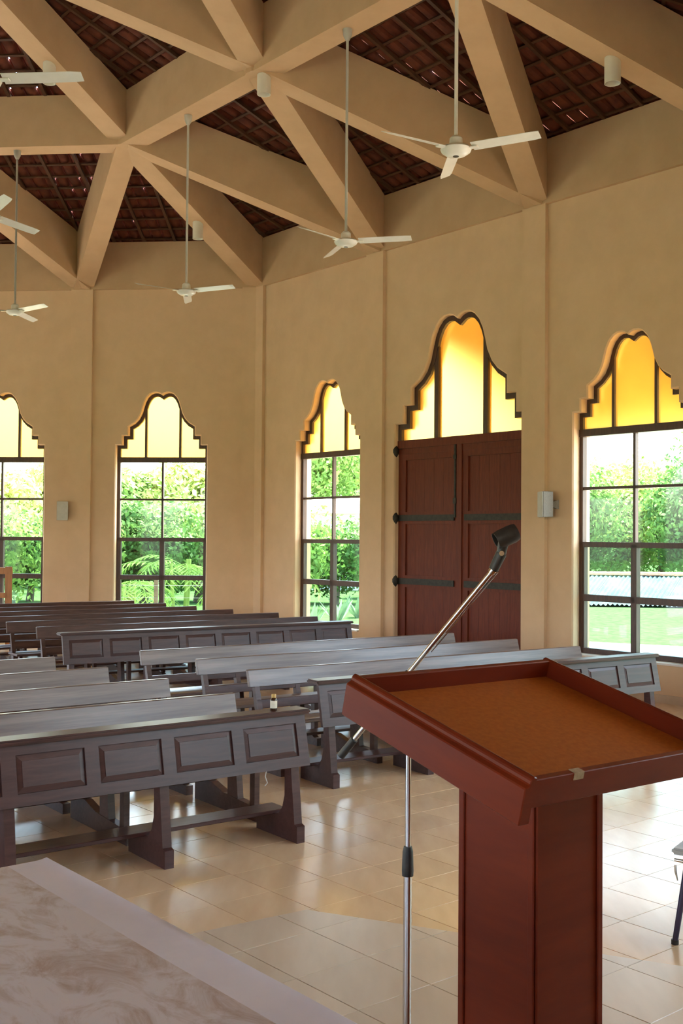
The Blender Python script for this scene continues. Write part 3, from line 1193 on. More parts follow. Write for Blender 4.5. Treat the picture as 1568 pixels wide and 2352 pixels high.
# pale concrete apron continued unseen round the hall to bounce light indoors, wider along the right-hand walls
AP = [5.0] * 8
apv = []
for k in range(8):
    w0 = 12.5 if k in (1, 2) else 4.9
    for r_, z in ((RAD + 0.36, -0.11), (RAD + 0.36, -0.08), (RAD + w0, -0.08), (RAD + w0, -0.11)):
        p = CEN + (CORNER[k] - CEN).normalized() * r_
        apv.append((p.x, p.y, z))
apf = []
for k in range(8):
    a, b = 4 * k, 4 * ((k + 1) % 8)
    apf += [(a + 1, a + 2, b + 2, b + 1), (a + 2, a + 3, b + 3, b + 2), (a, a + 1, b + 1, b)]
tag(MB().add(apv, apf).build('paved_apron', 'pale_paving'), kind='structure')


def leaf_cloud(centers, radii, n, size, aspect=2.0, rng=None):
    """random leaf quads on the shells of several ellipsoids"""
    rng = rng or RNG
    m = len(centers)
    which = rng.integers(0, m, n)
    u = rng.normal(size=(n, 3))
    u /= np.linalg.norm(u, axis=1)[:, None]
    rr = rng.uniform(0.62, 1.03, n)[:, None]
    C = np.array(centers)[which] + u * np.array(radii)[which] * rr
    nrm = u + rng.normal(scale=0.55, size=(n, 3))
    nrm /= np.linalg.norm(nrm, axis=1)[:, None]
    t = np.cross(nrm, rng.normal(size=(n, 3)))
    t /= np.linalg.norm(t, axis=1)[:, None] + 1e-9
    b = np.cross(nrm, t)
    s = size * rng.uniform(0.6, 1.35, n)[:, None]
    v = np.stack([C - t * s * aspect / 2, C + b * s * 0.5, C + t * s * aspect / 2, C - b * s * 0.5], 1).reshape(-1, 3)
    v[:, 2] = np.maximum(v[:, 2], -0.1)
    f = np.arange(n * 4).reshape(-1, 4)
    return v, f


def bush(name, label, cat, loc, rx, ry, rz, n, size, mat, group=None, trunk=None):
    rng = np.random.default_rng(abs(hash((round(loc[0], 2), round(loc[1], 2)))) % 100000 if False else int(abs(loc[0]) * 131 + abs(loc[1]) * 977) % 99991)
    root = thing(name, label, cat, (loc[0], loc[1], -0.12), 0, group)
    base = trunk or 0.0
    cs, rs = [], []
    k = 9
    for i in range(k):
        cs.append((rng.uniform(-0.55, 0.55) * rx, rng.uniform(-0.5, 0.5) * ry, base + rz * rng.uniform(0.42, 0.72)))
        f = rng.uniform(0.42, 0.62)
        rs.append((rx * f, ry * f, rz * f * 0.75))
    v, f = leaf_cloud(cs, rs, int(n * 2.4), size * 0.66, rng=rng)
    np_mesh('foliage', v, f, mat, root)
    h = base + rz * 0.5
    MB().tube([(0, 0, 0), (0.05 * rx, 0, h * 0.5), (-0.04 * rx, 0.03, h)], [0.05 + 0.03 * rz, 0.04 + 0.02 * rz, 0.02], 8).build('trunk', 'bark', root, smooth=True)
    for i in range(4):
        e = cs[i]
        MB().tube([(0, 0, h * 0.45), (e[0] * 0.5, e[1] * 0.5, h * 0.7), e], [0.03 + 0.012 * rz, 0.03, 0.012], 6).build('branch', 'bark', root, smooth=True)
    return root


def pix_ground(u, y):
    r = ray(u, 1243)
    return Vector((r.x / r.y * y, y))


SHRUBS = [
    # u pixel, distance, rx, ry, rz, n, leaf, mat, label
    (-60, 30.7, 2.0, 1.4, 3.0, 3500, 0.13, 'leaf_mid', 'mid-green garden shrub outside the back wall, beyond the wooden chair'),
    (70, 34.4, 1.5, 1.3, 2.7, 3200, 0.12, 'leaf_dark', 'dark green garden shrub with small leaves behind the window nearest the wooden chair'),
    (200, 28.2, 1.2, 1.4, 3.6, 3800, 0.14, 'leaf_mid', 'tall green shrub behind the pilaster between the two back-wall windows'),
    (330, 31.2, 1.7, 1.4, 3.0, 3600, 0.13, 'leaf_dark', 'dark shrub behind the feathery palm outside the back wall'),
    (455, 34.4, 1.8, 1.4, 3.2, 3800, 0.13, 'leaf_mid', 'leafy shrub at the corner pilaster end of the garden, outside the back wall'),
    (640, 30.6, 1.9, 1.5, 2.8, 3600, 0.13, 'leaf_mid', 'shrub behind the pale agaves, on the corner pilaster side'),
    (770, 34.0, 1.7, 1.4, 2.5, 3600, 0.12, 'leaf_dark', 'dark shrub right behind the pale agaves on the lawn'),
    (880, 37.6, 1.7, 1.4, 2.7, 3600, 0.12, 'leaf_mid', 'shrub behind the pale agaves, on the wooden door side'),
    (1290, 38.5, 2.4, 1.6, 4.4, 4200, 0.15, 'leaf_dark', 'hedge shrub behind the grey sheet roof, on the wooden door side'),
    (1395, 42.0, 2.4, 1.6, 4.2, 4200, 0.15, 'leaf_mid', 'hedge shrub behind the middle of the grey sheet roof, lower than its neighbours'),
    (1515, 45.5, 2.4, 1.6, 5.0, 4600, 0.15, 'leaf_mid', 'tall full hedge shrub behind the far end of the grey sheet roof'),
    (1640, 38.5, 2.6, 1.6, 5.2, 4200, 0.15, 'leaf_dark', 'dark hedge shrub past the end of the grey sheet roof'),
]
for u, y, rx, ry, rz, n, sz, mat, lab in SHRUBS:
    p = pix_ground(u, y)
    bush('garden_shrub', lab, 'shrub', (p.x, p.y), rx, ry, rz, n, sz, mat, 'shrubs in the garden')

TREES = [
    (-60, 38.5, 2.6, 2.0, 3.4, 1.0, 'leaf_light', 'light green tree behind the shrubs, seen through the window beside the wooden chair'),
    (115, 43.5, 2.6, 2.0, 3.9, 1.0, 'leaf_light', 'pale sunlit tree behind the shrubs, beside the pilaster between the back-wall windows'),
    (300, 39, 2.4, 2.0, 3.5, 1.0, 'leaf_mid', 'green tree with bare branches rising behind the feathery palm'),
    (450, 44, 2.6, 2.0, 3.9, 1.1, 'leaf_light', 'sunlit tree behind the shrubs at the corner pilaster'),
    (690, 54, 3.6, 3.0, 6.0, 2.8, 'leaf_mid', 'large rounded tree rising above the white house, on the corner pilaster side'),
    (860, 63, 3.9, 3.0, 6.2, 2.8, 'leaf_mid', 'large rounded tree rising above the white house, on the wooden door side'),
    (1420, 56, 4.0, 3.0, 4.6, 1.4, 'leaf_light', 'distant pale tree beyond the hedge behind the grey sheet roof'),
]
for u, y, rx, ry, rz, tr, mat, lab in TREES:
    p = pix_ground(u, y)
    bush('garden_tree', lab, 'tree', (p.x, p.y), rx, ry, rz, 5200, 0.2, mat, 'trees beyond the garden', trunk=tr)


def frond(mb, base, az, length, lift, droop, leaflet, n=13):
    """a feather leaf: arching rib with two rows of narrow leaflets"""
    d = Vector((math.cos(az), math.sin(az), 0))
    side = Vector((-math.sin(az), math.cos(az), 0))
    pts = []
    for i in range(n + 1):
        t = i / n
        pts.append(base + d * (length * t * (1 - 0.15 * t)) + Vector((0, 0, lift * t - droop * t * t)))
    mb.tube(pts[::3] + [pts[-1]], 0.012, 4, cap=False)
    for i in range(2, n + 1):
        t = i / n
        L = leaflet * (1.0 - 0.75 * abs(t - 0.45))
        tg = (pts[i] - pts[i - 1]).normalized()
        for s in (-1, 1):
            tip = pts[i] + (side * s * 0.85 + tg * 0.55).normalized() * L + Vector((0, 0, -0.35 * L))
            mid = (pts[i] + tip) / 2 + tg * 0.03 + Vector((0, 0, 0.05 * L))
            mid2 = (pts[i] + tip) / 2 - tg * 0.03 + Vector((0, 0, 0.05 * L))
            mb.add([pts[i], mid, tip, mid2], [(0, 1, 2, 3)])


def palm(u, y, h, nf, length, mat, lab, seed):
    rr = random.Random(seed)
    p = pix_ground(u, y)
    root = thing('feather_palm', lab, 'palm', (p.x, p.y, -0.12), 0, 'palms outside the back wall')
    for i in range(3):
        bx, by = rr.uniform(-.15, .15), rr.uniform(-.15, .15)
        MB().tube([(bx, by, 0), (bx * 1.3, by * 1.3, h * 0.5), (bx * 1.5, by * 1.5, h)], [0.05, 0.045, 0.03], 8).build('stem', 'leaf_light', root, smooth=True)
    for i in range(nf):
        mb = MB()
        az = 2 * math.pi * i / nf + rr.uniform(-.25, .25)
        frond(mb, Vector((0, 0, h * rr.uniform(0.6, 1.0))), az, length * rr.uniform(.8, 1.15), rr.uniform(0.5, 1.2), rr.uniform(0.9, 1.6), 0.42)
        mb.build('frond', mat, root)


palm(300, 24.2, 1.0, 11, 1.5, 'leaf_palm', 'feathery palm with low arching fronds outside the back wall, on the wooden chair side', 1)
palm(415, 27.2, 1.5, 13, 1.7, 'leaf_palm', 'taller feathery palm with drooping fronds outside the back wall, on the corner pilaster side', 2)
palm(590, 24.5, 1.4, 11, 1.6, 'leaf_palm', 'darker feathery palm outside, behind the corner pilaster', 3)


def agave(u, y, n, L, lab, seed):
    rr = random.Random(seed)
    p = pix_ground(u, y)
    root = thing('agave', lab, 'agave', (p.x, p.y, -0.12), 0, 'agaves on the lawn')
    for i in range(n):
        az = 2 * math.pi * i / n + rr.uniform(-.2, .2)
        el = rr.uniform(0.5, 1.25)
        d = Vector((math.cos(az) * math.cos(el), math.sin(az) * math.cos(el), math.sin(el)))
        s = Vector((-math.sin(az), math.cos(az), 0))
        l = L * rr.uniform(.8, 1.1)
        a, b, c_ = d * l * 0.05, d * l * 0.5, d * l
        up = Vector((0, 0, -0.06))
        MB().add([a - s * 0.04, a + s * 0.04, b + s * 0.07, c_, b - s * 0.07, b + up * 0.6, a + up], [(0, 6, 5, 4), (6, 1, 2, 5), (4, 5, 3), (5, 2, 3)]).build('leaf', 'leaf_pale', root)


agave(715, 24.6, 13, 0.75, 'pale spiky agave on the lawn by the corner pilaster', 1)
agave(778, 26.4, 14, 0.85, 'larger pale spiky agave in the middle of the lawn', 2)
agave(822, 28.4, 12, 0.6, 'small pale agave on the lawn towards the wooden door', 3)

# wire fence outside the back wall
fr_ = thing('wire_fence', 'low post and wire fence in front of the palms outside the back wall', 'fence')
x0, x1, yf = -6.0, -2.6, 22.3
for i in range(4):
    x = x0 + (x1 - x0) * i / 3
    MB().box(x - 0.04, x + 0.04, yf - 0.04, yf + 0.04, -0.12, 1.1).build('post', 'bark', fr_)
for z in (0.2, 0.45, 0.7, 0.95):
    MB().tube([(x0, yf - 0.05, z), (x1, yf - 0.05, z)], 0.004, 5).build('wire', 'wire', fr_)

# veranda added out of view to darken the arch glass of door and next window
por = tag(empty('unseen_veranda'), kind='structure')
V0, V1, VW = 3.3, 9.4, 4.5
b0 = [SP(0, V0, 5.45, TK), SP(0, V1, 5.45, TK), SP(0, V1, 3.95, TK + VW), SP(0, V0, 3.95, TK + VW)]
MB().hexa(b0, [p + Vector((0, 0, 0.08)) for p in b0]).build('roof_deck', 'rafter_wood', por)
for t in (3.4, 6.6, 9.3):
    p = SP(0, t, 0, TK + VW - 0.15)
    MB().box(p.x - 0.09, p.x + 0.09, p.y - 0.09, p.y + 0.09, -0.1, 4.0).build('post', 'outer_plaster', por)
nt_ = int((V1 - V0) / 0.22)
vt_me = MB().add(*arc_tile(0.17, 0.19, 4.75, 0.06, True)).mesh('roof_tile', 'ridge_clay')
a_, d_, n_ = side_frame(0)
for i in range(nt_):
    p = SP(0, V0 + 0.11 + i * 0.22, 3.96, TK + VW)
    yv = Vector((n_.x, n_.y, 1.50 / VW)).normalized()
    xv = Vector((d_.x, d_.y, 0))
    zv = xv.cross(yv)
    if zv.z < 0:
        xv = -xv
        zv = -zv
    o = link('roof_tile', vt_me, por)
    o.matrix_local = Matrix.Translation(p + zv * 0.085) @ Matrix(((xv.x, yv.x, zv.x), (xv.y, yv.y, zv.y), (xv.z, yv.z, zv.z))).to_4x4()

# low corrugated sheet roof with a clay ridge, beyond the lawn
sh = thing('sheet_roof', 'long low grey corrugated sheet roof with clay ridge tiles beyond the lawn', 'roof')
pa, pb = pix_ground(1180, 34.0), pix_ground(1760, 33.0)
dr = Vector((pb.x - pa.x, pb.y - pa.y)).normalized()
nr = Vector((-dr.y, dr.x))
Lr = (pb - pa).length
ncol = int(Lr / 0.14)
per = ncol // 12
for s_i in range(12):
    vs, fs = [], []
    for i in range(per * 6 + 1):
        t = (s_i * per * 6 + i) * 0.14 / 6
        w = 0.028 * math.sin(i / 6 * 2 * math.pi) + 0.01 * (s_i % 2)
        for g, zz in ((0.0, -0.05), (1.9, 0.80)):
            q = pa + dr * (t + g * 0.45) + nr * g
            vs.append((q.x, q.y, zz + w))
    for i in range(per * 6):
        fs.append((2 * i, 2 * i + 2, 2 * i + 3, 2 * i + 1))
    MB().add(vs, fs).build('sheet', 'sheet_grey', sh)
nrt = int(Lr / 0.42)
rv, rf = arc_tile(0.26, 0.30, 0.45, 0.10, True)
ridge_me = MB().add(rv, rf).mesh('ridge_tile', 'ridge_clay')
for i in range(nrt):
    q = pa + dr * (i * 0.42 + 0.85) + nr * 1.95
    o = link('ridge_tile', ridge_me, sh)
    o.location = (q.x, q.y, 0.80)
    o.rotation_euler = (0.03, 0, math.atan2(dr.y, dr.x) - math.pi / 2)
q0, q1 = pa + nr * 2.0, pb + nr * 2.0
MB().hexa([v3(q0, -0.1), v3(q1, -0.1), v3(q1 + nr * .1, -0.1), v3(q0 + nr * .1, -0.1)], [v3(q0, 0.8), v3(q1, 0.8), v3(q1 + nr * .1, 0.8), v3(q0 + nr * .1, 0.8)]).build('back_wall', 'house_white', sh)

# white house between the shrubs and the big trees
hs = thing('white_house', 'plain white house with a pale low roof beyond the garden shrubs', 'house', (1.0, 43.0, -0.12))
MB().box(-3.4, 3.4, 0, 5, 0, 3.0).build('walls', 'house_white', hs)
MB().hexa([(-3.7, -0.4, 3.0), (3.7, -0.4, 3.0), (3.7, 5.4, 3.0), (-3.7, 5.4, 3.0)], [(-3.7, 2.2, 3.7), (3.7, 2.2, 3.7), (3.7, 2.8, 3.7), (-3.7, 2.8, 3.7)]).build('roof', 'house_white', hs)
MB().box(-2.6, -1.6, -0.03, 0.02, 1.0, 2.1).build('window', 'bottle_dark', hs)
MB().box(1.4, 2.4, -0.03, 0.02, 1.0, 2.1).build('window', 'bottle_dark', hs)

# ------------------------------------------------------------------ pews and front desks
PEW_L = 4.05
LEGS = [0.07 + (PEW_L - 0.14) * i / 4 for i in range(5)]


def make_pew(rail='pew_worn_sheen'):
    """origin at the left end on the floor, x along the pew, y backwards; the top of the back is at y = 0"""
    root = empty('wooden_pew')
    # sloping wide back rail with rounded ends
    zb, zt_ = 0.675, 0.82
    prof = [(-0.075, zb), (-0.035, zb), (0.004, zt_), (-0.036, zt_)]
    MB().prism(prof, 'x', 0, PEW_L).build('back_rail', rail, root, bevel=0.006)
    prof = [(-0.128, 0.50), (-0.10, 0.50), (-0.082, 0.575), (-0.110, 0.575)]
    MB().prism(prof, 'x', 0.05, PEW_L - 0.05).build('lower_rail', 'pew_wood', root, bevel=0.004)
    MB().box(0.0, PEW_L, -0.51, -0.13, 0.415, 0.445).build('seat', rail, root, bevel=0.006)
    MB().box(0.02, PEW_L - 0.02, 0.16, 0.33, 0.165, 0.19).build('kneeler', 'pew_wood', root, bevel=0.005)
    for x in LEGS:
        w = 0.028
        # long foot with a toe block at each end
        poly = [(-0.51, 0), (0.36, 0), (0.36, 0.165), (0.12, 0.165), (-0.05, 0.12), (-0.40, 0.10), (-0.46, 0.07), (-0.51, 0.07)]
        MB().prism(poly, 'x', x - w, x + w).build('foot', 'pew_wood', root)
        poly = [(-0.24, 0.10), (-0.10, 0.10), (-0.095, 0.42), (0.0, 0.80), (-0.033, 0.80), (-0.16, 0.42), (-0.20, 0.40)]
        MB().prism(poly, 'x', x - w * 0.85, x + w * 0.85).build('back_post', 'pew_wood', root)
        MB().box(x - 0.02, x + 0.02, -0.45, -0.39, 0.095, 0.415).build('front_leg', 'pew_wood', root)
    return root


def make_desk(L=3.95):
    """front desk with eight raised panels facing the altar; origin at the left end, y = 0 is the panelled face at the top"""
    root = empty('panelled_desk')
    lean = lambda z: -0.07 * (0.80 - z) / 0.32
    # cap
    MB().box(-0.03, L + 0.03, -0.035, 0.13, 0.80, 0.832).build('cap', 'desk_wood', root, bevel=0.010, seg=2)
    z0, z1 = 0.475, 0.80
    th = 0.03

    def slab(x0, x1, za, zb, y0, y1):
        return MB().hexa([(x0, lean(za) + y0, za), (x1, lean(za) + y0, za), (x1, lean(za) + y1, za), (x0, lean(za) + y1, za)],
                         [(x0, lean(zb) + y0, zb), (x1, lean(zb) + y0, zb), (x1, lean(zb) + y1, zb), (x0, lean(zb) + y1, zb)])
    slab(0, L, z1 - 0.055, z1, 0, th).build('top_rail', 'desk_wood', root)
    slab(0, L, z0, z0 + 0.065, 0, th).build('bottom_rail', 'desk_wood', root)
    n = 8
    end, mun = 0.075, 0.085
    pw = (L - 2 * end - (n - 1) * mun) / n
    zc0, zc1 = z0 + 0.065, z1 - 0.055
    x = end
    slab(0, end, zc0, zc1, 0, th).build('stile', 'desk_wood', root)
    for i in range(n):
        # raised and fielded panel
        a, b, g = 0.006, 0.034, 0.012
        o = [(x, zc0), (x + pw, zc0), (x + pw, zc1), (x, zc1)]
        f = [(x + b, zc0 + b), (x + pw - b, zc0 + b), (x + pw - b, zc1 - b), (x + b, zc1 - b)]
        P = lambda q, y: (q[0], lean(q[1]) + y, q[1])
        vs = [P(q, 0.013) for q in o] + [P(q, 0.006) for q in f] + [P(q, 0.001) for q in f] + [P(q, 0.029) for q in o]
        fs = [(j, (j + 1) % 4, 4 + (j + 1) % 4, 4 + j) for j in range(4)] + [(4 + j, 4 + (j + 1) % 4, 8 + (j + 1) % 4, 8 + j) for j in range(4)]
        fs += [(8, 9, 10, 11), (15, 14, 13, 12)] + [(12 + j, 12 + (j + 1) % 4, (j + 1) % 4, j) for j in range(4)]
        MB().add(vs, fs).build('panel', 'desk_wood', root)
        if i < n - 1:
            slab(x + pw, x + pw + mun, zc0, zc1, 0, th).build('muntin', 'desk_wood', root)
        x += pw + mun
    slab(L - end, L, zc0, zc1, 0, th).build('stile', 'desk_wood', root)
    for i in range(5):
        x = 0.10 + (L - 0.20) * i / 4
        w = 0.03
        poly = [(-0.115, 0), (0.36, 0), (0.36, 0.11), (0.10, 0.15), (0.055, 0.20), (0.03, 0.28), (0.03, 0.48), (0.10, 0.795), (0.03, 0.795), (-0.04, 0.48),
                (-0.085, 0.115), (-0.115, 0.105)]
        MB().prism(poly, 'x', x - w, x + w).build('leg', 'desk_wood', root)
    MB().box(0.02, L - 0.02, 0.15, 0.34, 0.135, 0.16).build('kneeler', 'desk_wood', root, bevel=0.004)
    return root


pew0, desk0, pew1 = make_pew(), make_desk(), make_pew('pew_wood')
_used = {'p': False, 'd': False, 'q': False}


def bn(ang, b, n):
    a = math.radians(ang)
    return Vector((math.cos(a) * b - math.sin(a) * n, math.sin(a) * b + math.cos(a) * n))


def place(which, ang, b, n, label, group):
    src = {'p': pew0, 'd': desk0, 'q': pew1}[which]
    o = src if not _used[which] else copy_tree(src)
    _used[which] = True
    p = bn(ang, b, n)
    o.location = (p.x, p.y, 0)
    o.rotation_euler = (0, 0, math.radians(ang))
    tag(o, label, 'desk' if which == 'd' else 'pew', group)
    return o


GP = 'plain wooden pews in rows'
GD = 'panelled desks in front of the pews'
place('d', 37, 4.155 - 3.95, 5.90, 'dark panelled wooden desk with a small bottle on its top', GD)
for i, (n, lab) in enumerate([(6.87, 'first pew behind the panelled desk that carries the bottle'), (7.85, 'second pew behind the panelled desk that carries the bottle'),
                              (8.81, 'third pew behind the panelled desk that carries the bottle'), (9.80, 'last pew of the rows behind the desk that carries the bottle')]):
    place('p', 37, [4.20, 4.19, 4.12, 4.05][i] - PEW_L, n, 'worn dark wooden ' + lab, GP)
place('d', 34.3, 4.72, 7.22, 'dark panelled wooden desk directly behind the lectern', GD)
for i, (n, lab) in enumerate([(8.14, 'first pew behind the panelled desk beside the lectern'), (9.09, 'middle pew of the three behind the panelled desk beside the lectern'),
                              (10.04, 'last of the three pews behind the panelled desk beside the lectern')]):
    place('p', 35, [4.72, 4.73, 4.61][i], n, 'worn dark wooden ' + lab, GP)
place('d', 33, 4.20, 12.30, 'brown panelled wooden desk furthest from the lectern, near the corner pilaster', GD)
for i, (b, n, lab) in enumerate([(4.24, 13.40, 'first pew behind the panelled desk near the corner pilaster'), (4.15, 14.36, 'second pew behind the panelled desk near the corner pilaster'),
                                 (3.88, 15.31, 'third pew behind the panelled desk near the corner pilaster'), (3.71, 16.26, 'fourth pew behind the panelled desk near the corner pilaster'),
                                 (3.6, 17.21, 'fifth pew behind the panelled desk near the corner pilaster'), (3.42, 18.16, 'hindmost pew, against the back wall windows')]):
    place('q', 33, b, n, 'dark wooden ' + lab, GP)

# small bottle on the front desk
pb_ = at_z(674, 1620, 0.832)
pb_ = bn(37, 4.155 - 0.22, 5.90 + 0.03)
bt = thing('small_bottle', 'small dark bottle with cream label and tan cap on the panelled desk', 'bottle', (pb_.x, pb_.y, 0.832))
MB().lathe([(0.020, 0), (0.022, 0.004), (0.022, 0.066), (0.018, 0.078), (0.011, 0.086)], 18).build('body', 'bottle_dark', bt, smooth=True)
MB().lathe([(0.0226, 0.018), (0.0226, 0.066), (0.0226, 0.066)], 18).build('label_band', 'bottle_label', bt, smooth=True)
MB().lathe([(0.0150, 0.084), (0.0150, 0.104), (0.013, 0.107)], 16).build('cap', 'bottle_cap', bt, smooth=True)

# string hanging below the front desk
ps = bn(37, 4.155 - 0.30, 5.90 - 0.02)
tag(MB().tube([(ps.x, ps.y, 0.475), (ps.x - 0.01, ps.y, 0.43), (ps.x + 0.004, ps.y, 0.39), (ps.x - 0.012, ps.y, 0.37)], 0.003, 6).build('loose_string', 'string_white'),
    'short white string hanging below the panelled desk with the bottle', 'string')

# ------------------------------------------------------------------ lectern
LYAW, LTILT = 0.6447, 0.2419
LW, LL = 0.778, 0.6933
NC = Vector((0.4535, 2.60, 1.3922))
lec = thing('lectern', 'reddish brown wooden lectern with a tilted tray top on a square post', 'lectern', (0.53, 3.08, DAIS_Z), LYAW)
lec_inv = (Matrix.Translation((0.53, 3.08, DAIS_Z)) @ Matrix.Rotation(LYAW, 4, 'Z')).inverted()
tray_m = lec_inv @ (Matrix.Translation(NC) @ Matrix.Rotation(LYAW, 4, 'Z') @ Matrix.Rotation(LTILT, 4, 'X'))


def tray_part(mb, name, mat, bevel=0.0, seg=1):
    o = mb.build(name, mat, lec, bevel=bevel, seg=seg)
    o.matrix_local = tray_m
    return o


RIM = 0.052
tray_part(MB().box(0.01, LW - 0.01, 0.01, LL - 0.01, -RIM - 0.014, -RIM), 'tray_board', 'lectern_board')
tray_part(MB().box(-0.0, LW, LL - 0.022, LL, -0.085, 0.0), 'rear_rim', 'lectern_wood', 0.003)
near = MB().prism([(0.0, -0.085), (0.022, -0.085), (0.022, -0.012), (0.0, -0.012)], 'x', 0.0, LW)
tray_part(near, 'front_rim', 'lectern_wood', 0.002)
# moulded left and right sides
prof = [(-0.030, -0.118), (0.006, -0.118), (0.006, 0.0), (-0.006, 0.004), (-0.014, -0.004), (-0.016, -0.016), (-0.030, -0.024)]
tray_part(MB().prism(prof, 'y', -0.012, LL + 0.008), 'side_moulding', 'lectern_wood', 0.0025)
prof2 = [(LW - x, z) for x, z in reversed(prof)]
tray_part(MB().prism(prof2, 'y', -0.012, LL + 0.008), 'side_moulding', 'lectern_wood', 0.0025)
tray_part(MB().box(0.15, 0.185, -0.0015, 0.02, -0.030, -0.0105), 'chipped_edge', 'raw_chip')
# post
PW, PD = 0.262, 0.285
top_at = lambda y: 1.30 - DAIS_Z
MB().box(-PW / 2, PW / 2, -PD / 2, PD / 2, 0.06, 1.14).build('post', 'lectern_wood', lec)
for sx in (-1, 1):
    for sy in (-1, 1):
        x, y = sx * PW / 2, sy * PD / 2
        MB().box(min(x, x - sx * 0.022), max(x, x - sx * 0.022), min(y, y + sy * 0.007), max(y, y + sy * 0.007), 0.06, 1.14).build('corner_bead', 'lectern_wood', lec, bevel=0.003)
        MB().box(min(x, x + sx * 0.007), max(x, x + sx * 0.007), min(y, y - sy * 0.022), max(y, y - sy * 0.022), 0.06, 1.14).build('corner_bead', 'lectern_wood', lec, bevel=0.003)
MB().box(-0.22, 0.22, -0.22, 0.22, 0.0, 0.06).build('plinth', 'lectern_wood', lec, bevel=0.01)

# ------------------------------------------------------------------ microphone stand
MP = Vector((0.2146, 3.45))
mic = thing('microphone_stand', 'chrome boom microphone stand with black clip standing behind the lectern', 'stand', (MP.x, MP.y, DAIS_Z))
ml = lambda p: Vector((p.x - MP.x, p.y - MP.y, p.z - DAIS_Z))
zc = at_y(936, 1978, 3.45).z - DAIS_Z
jt = at_y(941, 1541, 3.45)
MB().lathe([(0.14, 0.0), (0.145, 0.008), (0.14, 0.018), (0.03, 0.026), (0.016, 0.04)], 32).build('base', 'black_plastic', mic, smooth=True)
MB().tube([(0, 0, 0.03), (0, 0, zc)], 0.0128, 20).build('lower_tube', 'chrome', mic, smooth=True)
MB().lathe([(0.0175, -0.045), (0.0185, -0.03), (0.0165, 0.03), (0.0125, 0.046)], 20, (0, 0, zc)).build('height_clutch', 'black_plastic', mic, smooth=True)
MB().tube([(0, 0, zc), (0, 0, jt.z - DAIS_Z)], 0.0088, 20).build('upper_tube', 'chrome', mic, smooth=True)
tip = at_y(1133, 1308, 3.28)
low = at_y(812, 1700, 3.56)
bd = (tip - low).normalized()
MB().tube([ml(low), ml(tip)], 0.0082, 18).build('boom', 'chrome', mic, smooth=True)
MB().tube([ml(low - bd * 0.075), ml(low + bd * 0.004)], [0.0135, 0.0125], 18).build('counterweight', 'black_plastic', mic, smooth=True)
mid = low + (tip - low) * ((jt.z - low.z) / (tip.z - low.z))
MB().lathe([(0.012, -0.05), (0.015, -0.04), (0.015, -0.004), (0.010, 0.002)], 18, (0, 0, jt.z - DAIS_Z)).build('boom_clamp', 'black_plastic', mic, smooth=True)
# thin lead alongside the boom
off = Vector((0.018, 0, -0.012))
MB().tube([ml(low + (tip - low) * 0.55 + off * 0.6), ml(tip + off * 0.75)], 0.0018, 8).build('lead', 'chrome', mic, smooth=True)
clip_a = tip + bd * 0.005
pv = at_y(1151, 1271, 3.27)
MB().tube([ml(tip - bd * 0.012), ml(tip)], 0.0115, 16).build('thread_collar', 'chrome', mic, smooth=True)
MB().tube([ml(tip), ml(pv)], [0.0150, 0.0165], 16).build('clip_socket', 'black_plastic', mic, smooth=True)
c0, c1, c2 = pv, at_y(1155, 1250, 3.265), at_y(1165, 1228, 3.26)
MB().tube([ml(c0), ml(c1), ml(c2)], [0.0145, 0.0160, 0.0260], 16).build('clip_neck', 'black_plastic', mic, smooth=True)
cA, cB = at_y(1138, 1242, 3.255), at_y(1190, 1218, 3.265)
ca = (cB - cA).normalized()
pts, rad = [], []
cm = MB()
# the holder is an open sleeve: 300 degree arc
n = 20
up = Vector((0, 0, 1))
xa = ca.cross(up).normalized()
ya = xa.cross(ca).normalized()
vs = []
for (t, r) in ((0.0, 0.026), (0.02, 0.029), (0.055, 0.030), (0.068, 0.027)):
    for lay in (0, 0.004):
        for i in range(n + 1):
            a = math.radians(95 + 30 + (300) * i / n)
            vs.append(ml(cA + ca * t + (xa * math.cos(a) + ya * math.sin(a)) * (r - lay)))
fs = []
m = n + 1
for j in range(3):
    for i in range(n):
        a0 = j * 2 * m + i
        fs.append((a0, a0 + 1, a0 + 2 * m + 1, a0 + 2 * m))
        b0 = j * 2 * m + m + i
        fs.append((b0, b0 + 2 * m, b0 + 2 * m + 1, b0 + 1))
for j in (0, 3):
    for i in range(n):
        a0 = j * 2 * m + i
        fs.append((a0, a0 + m, a0 + m + 1, a0 + 1))
for j in range(3):
    for i in (0, n):
        a0 = j * 2 * m + i
        fs.append((a0, a0 + 2 * m, a0 + 3 * m, a0 + m))
cm.add(vs, fs).build('clip_sleeve', 'black_plastic', mic, smooth=True)
cp = at_y(1151, 1271, 3.25)
MB().tube([ml(cp), ml(cp + Vector((0, -0.008, 0)))], 0.0075, 16).build('pivot_screw', 'chrome', mic, smooth=True)

# ------------------------------------------------------------------ altar table with cloth
TZ = 1.15
TC = Vector((-0.708, 2.742))
TL, TWD = 2.0, 0.95
t_ang = math.radians(-50.6)
tbl = thing('altar_table', 'altar table with wooden legs under a patterned white cloth', 'table', (TC.x, TC.y, DAIS_Z), t_ang)
# local x along the front edge towards the camera, local -y into the table
hz = TZ - DAIS_Z
MB().box(0.02, TL - 0.02, -TWD + 0.02, -0.02, hz - 0.045, hz - 0.006).build('tabletop', 'lectern_wood', tbl)
for x in (0.10, TL - 0.10):
    for y in (-0.10, -TWD + 0.10):
        MB().box(x - 0.045, x + 0.045, y - 0.045, y + 0.045, 0, hz - 0.045).build('leg', 'lectern_wood', tbl)
cl = thing('altar_cloth', 'white damask cloth with beige floral pattern and plain border on the altar table', 'tablecloth', (TC.x, TC.y, DAIS_Z), t_ang)


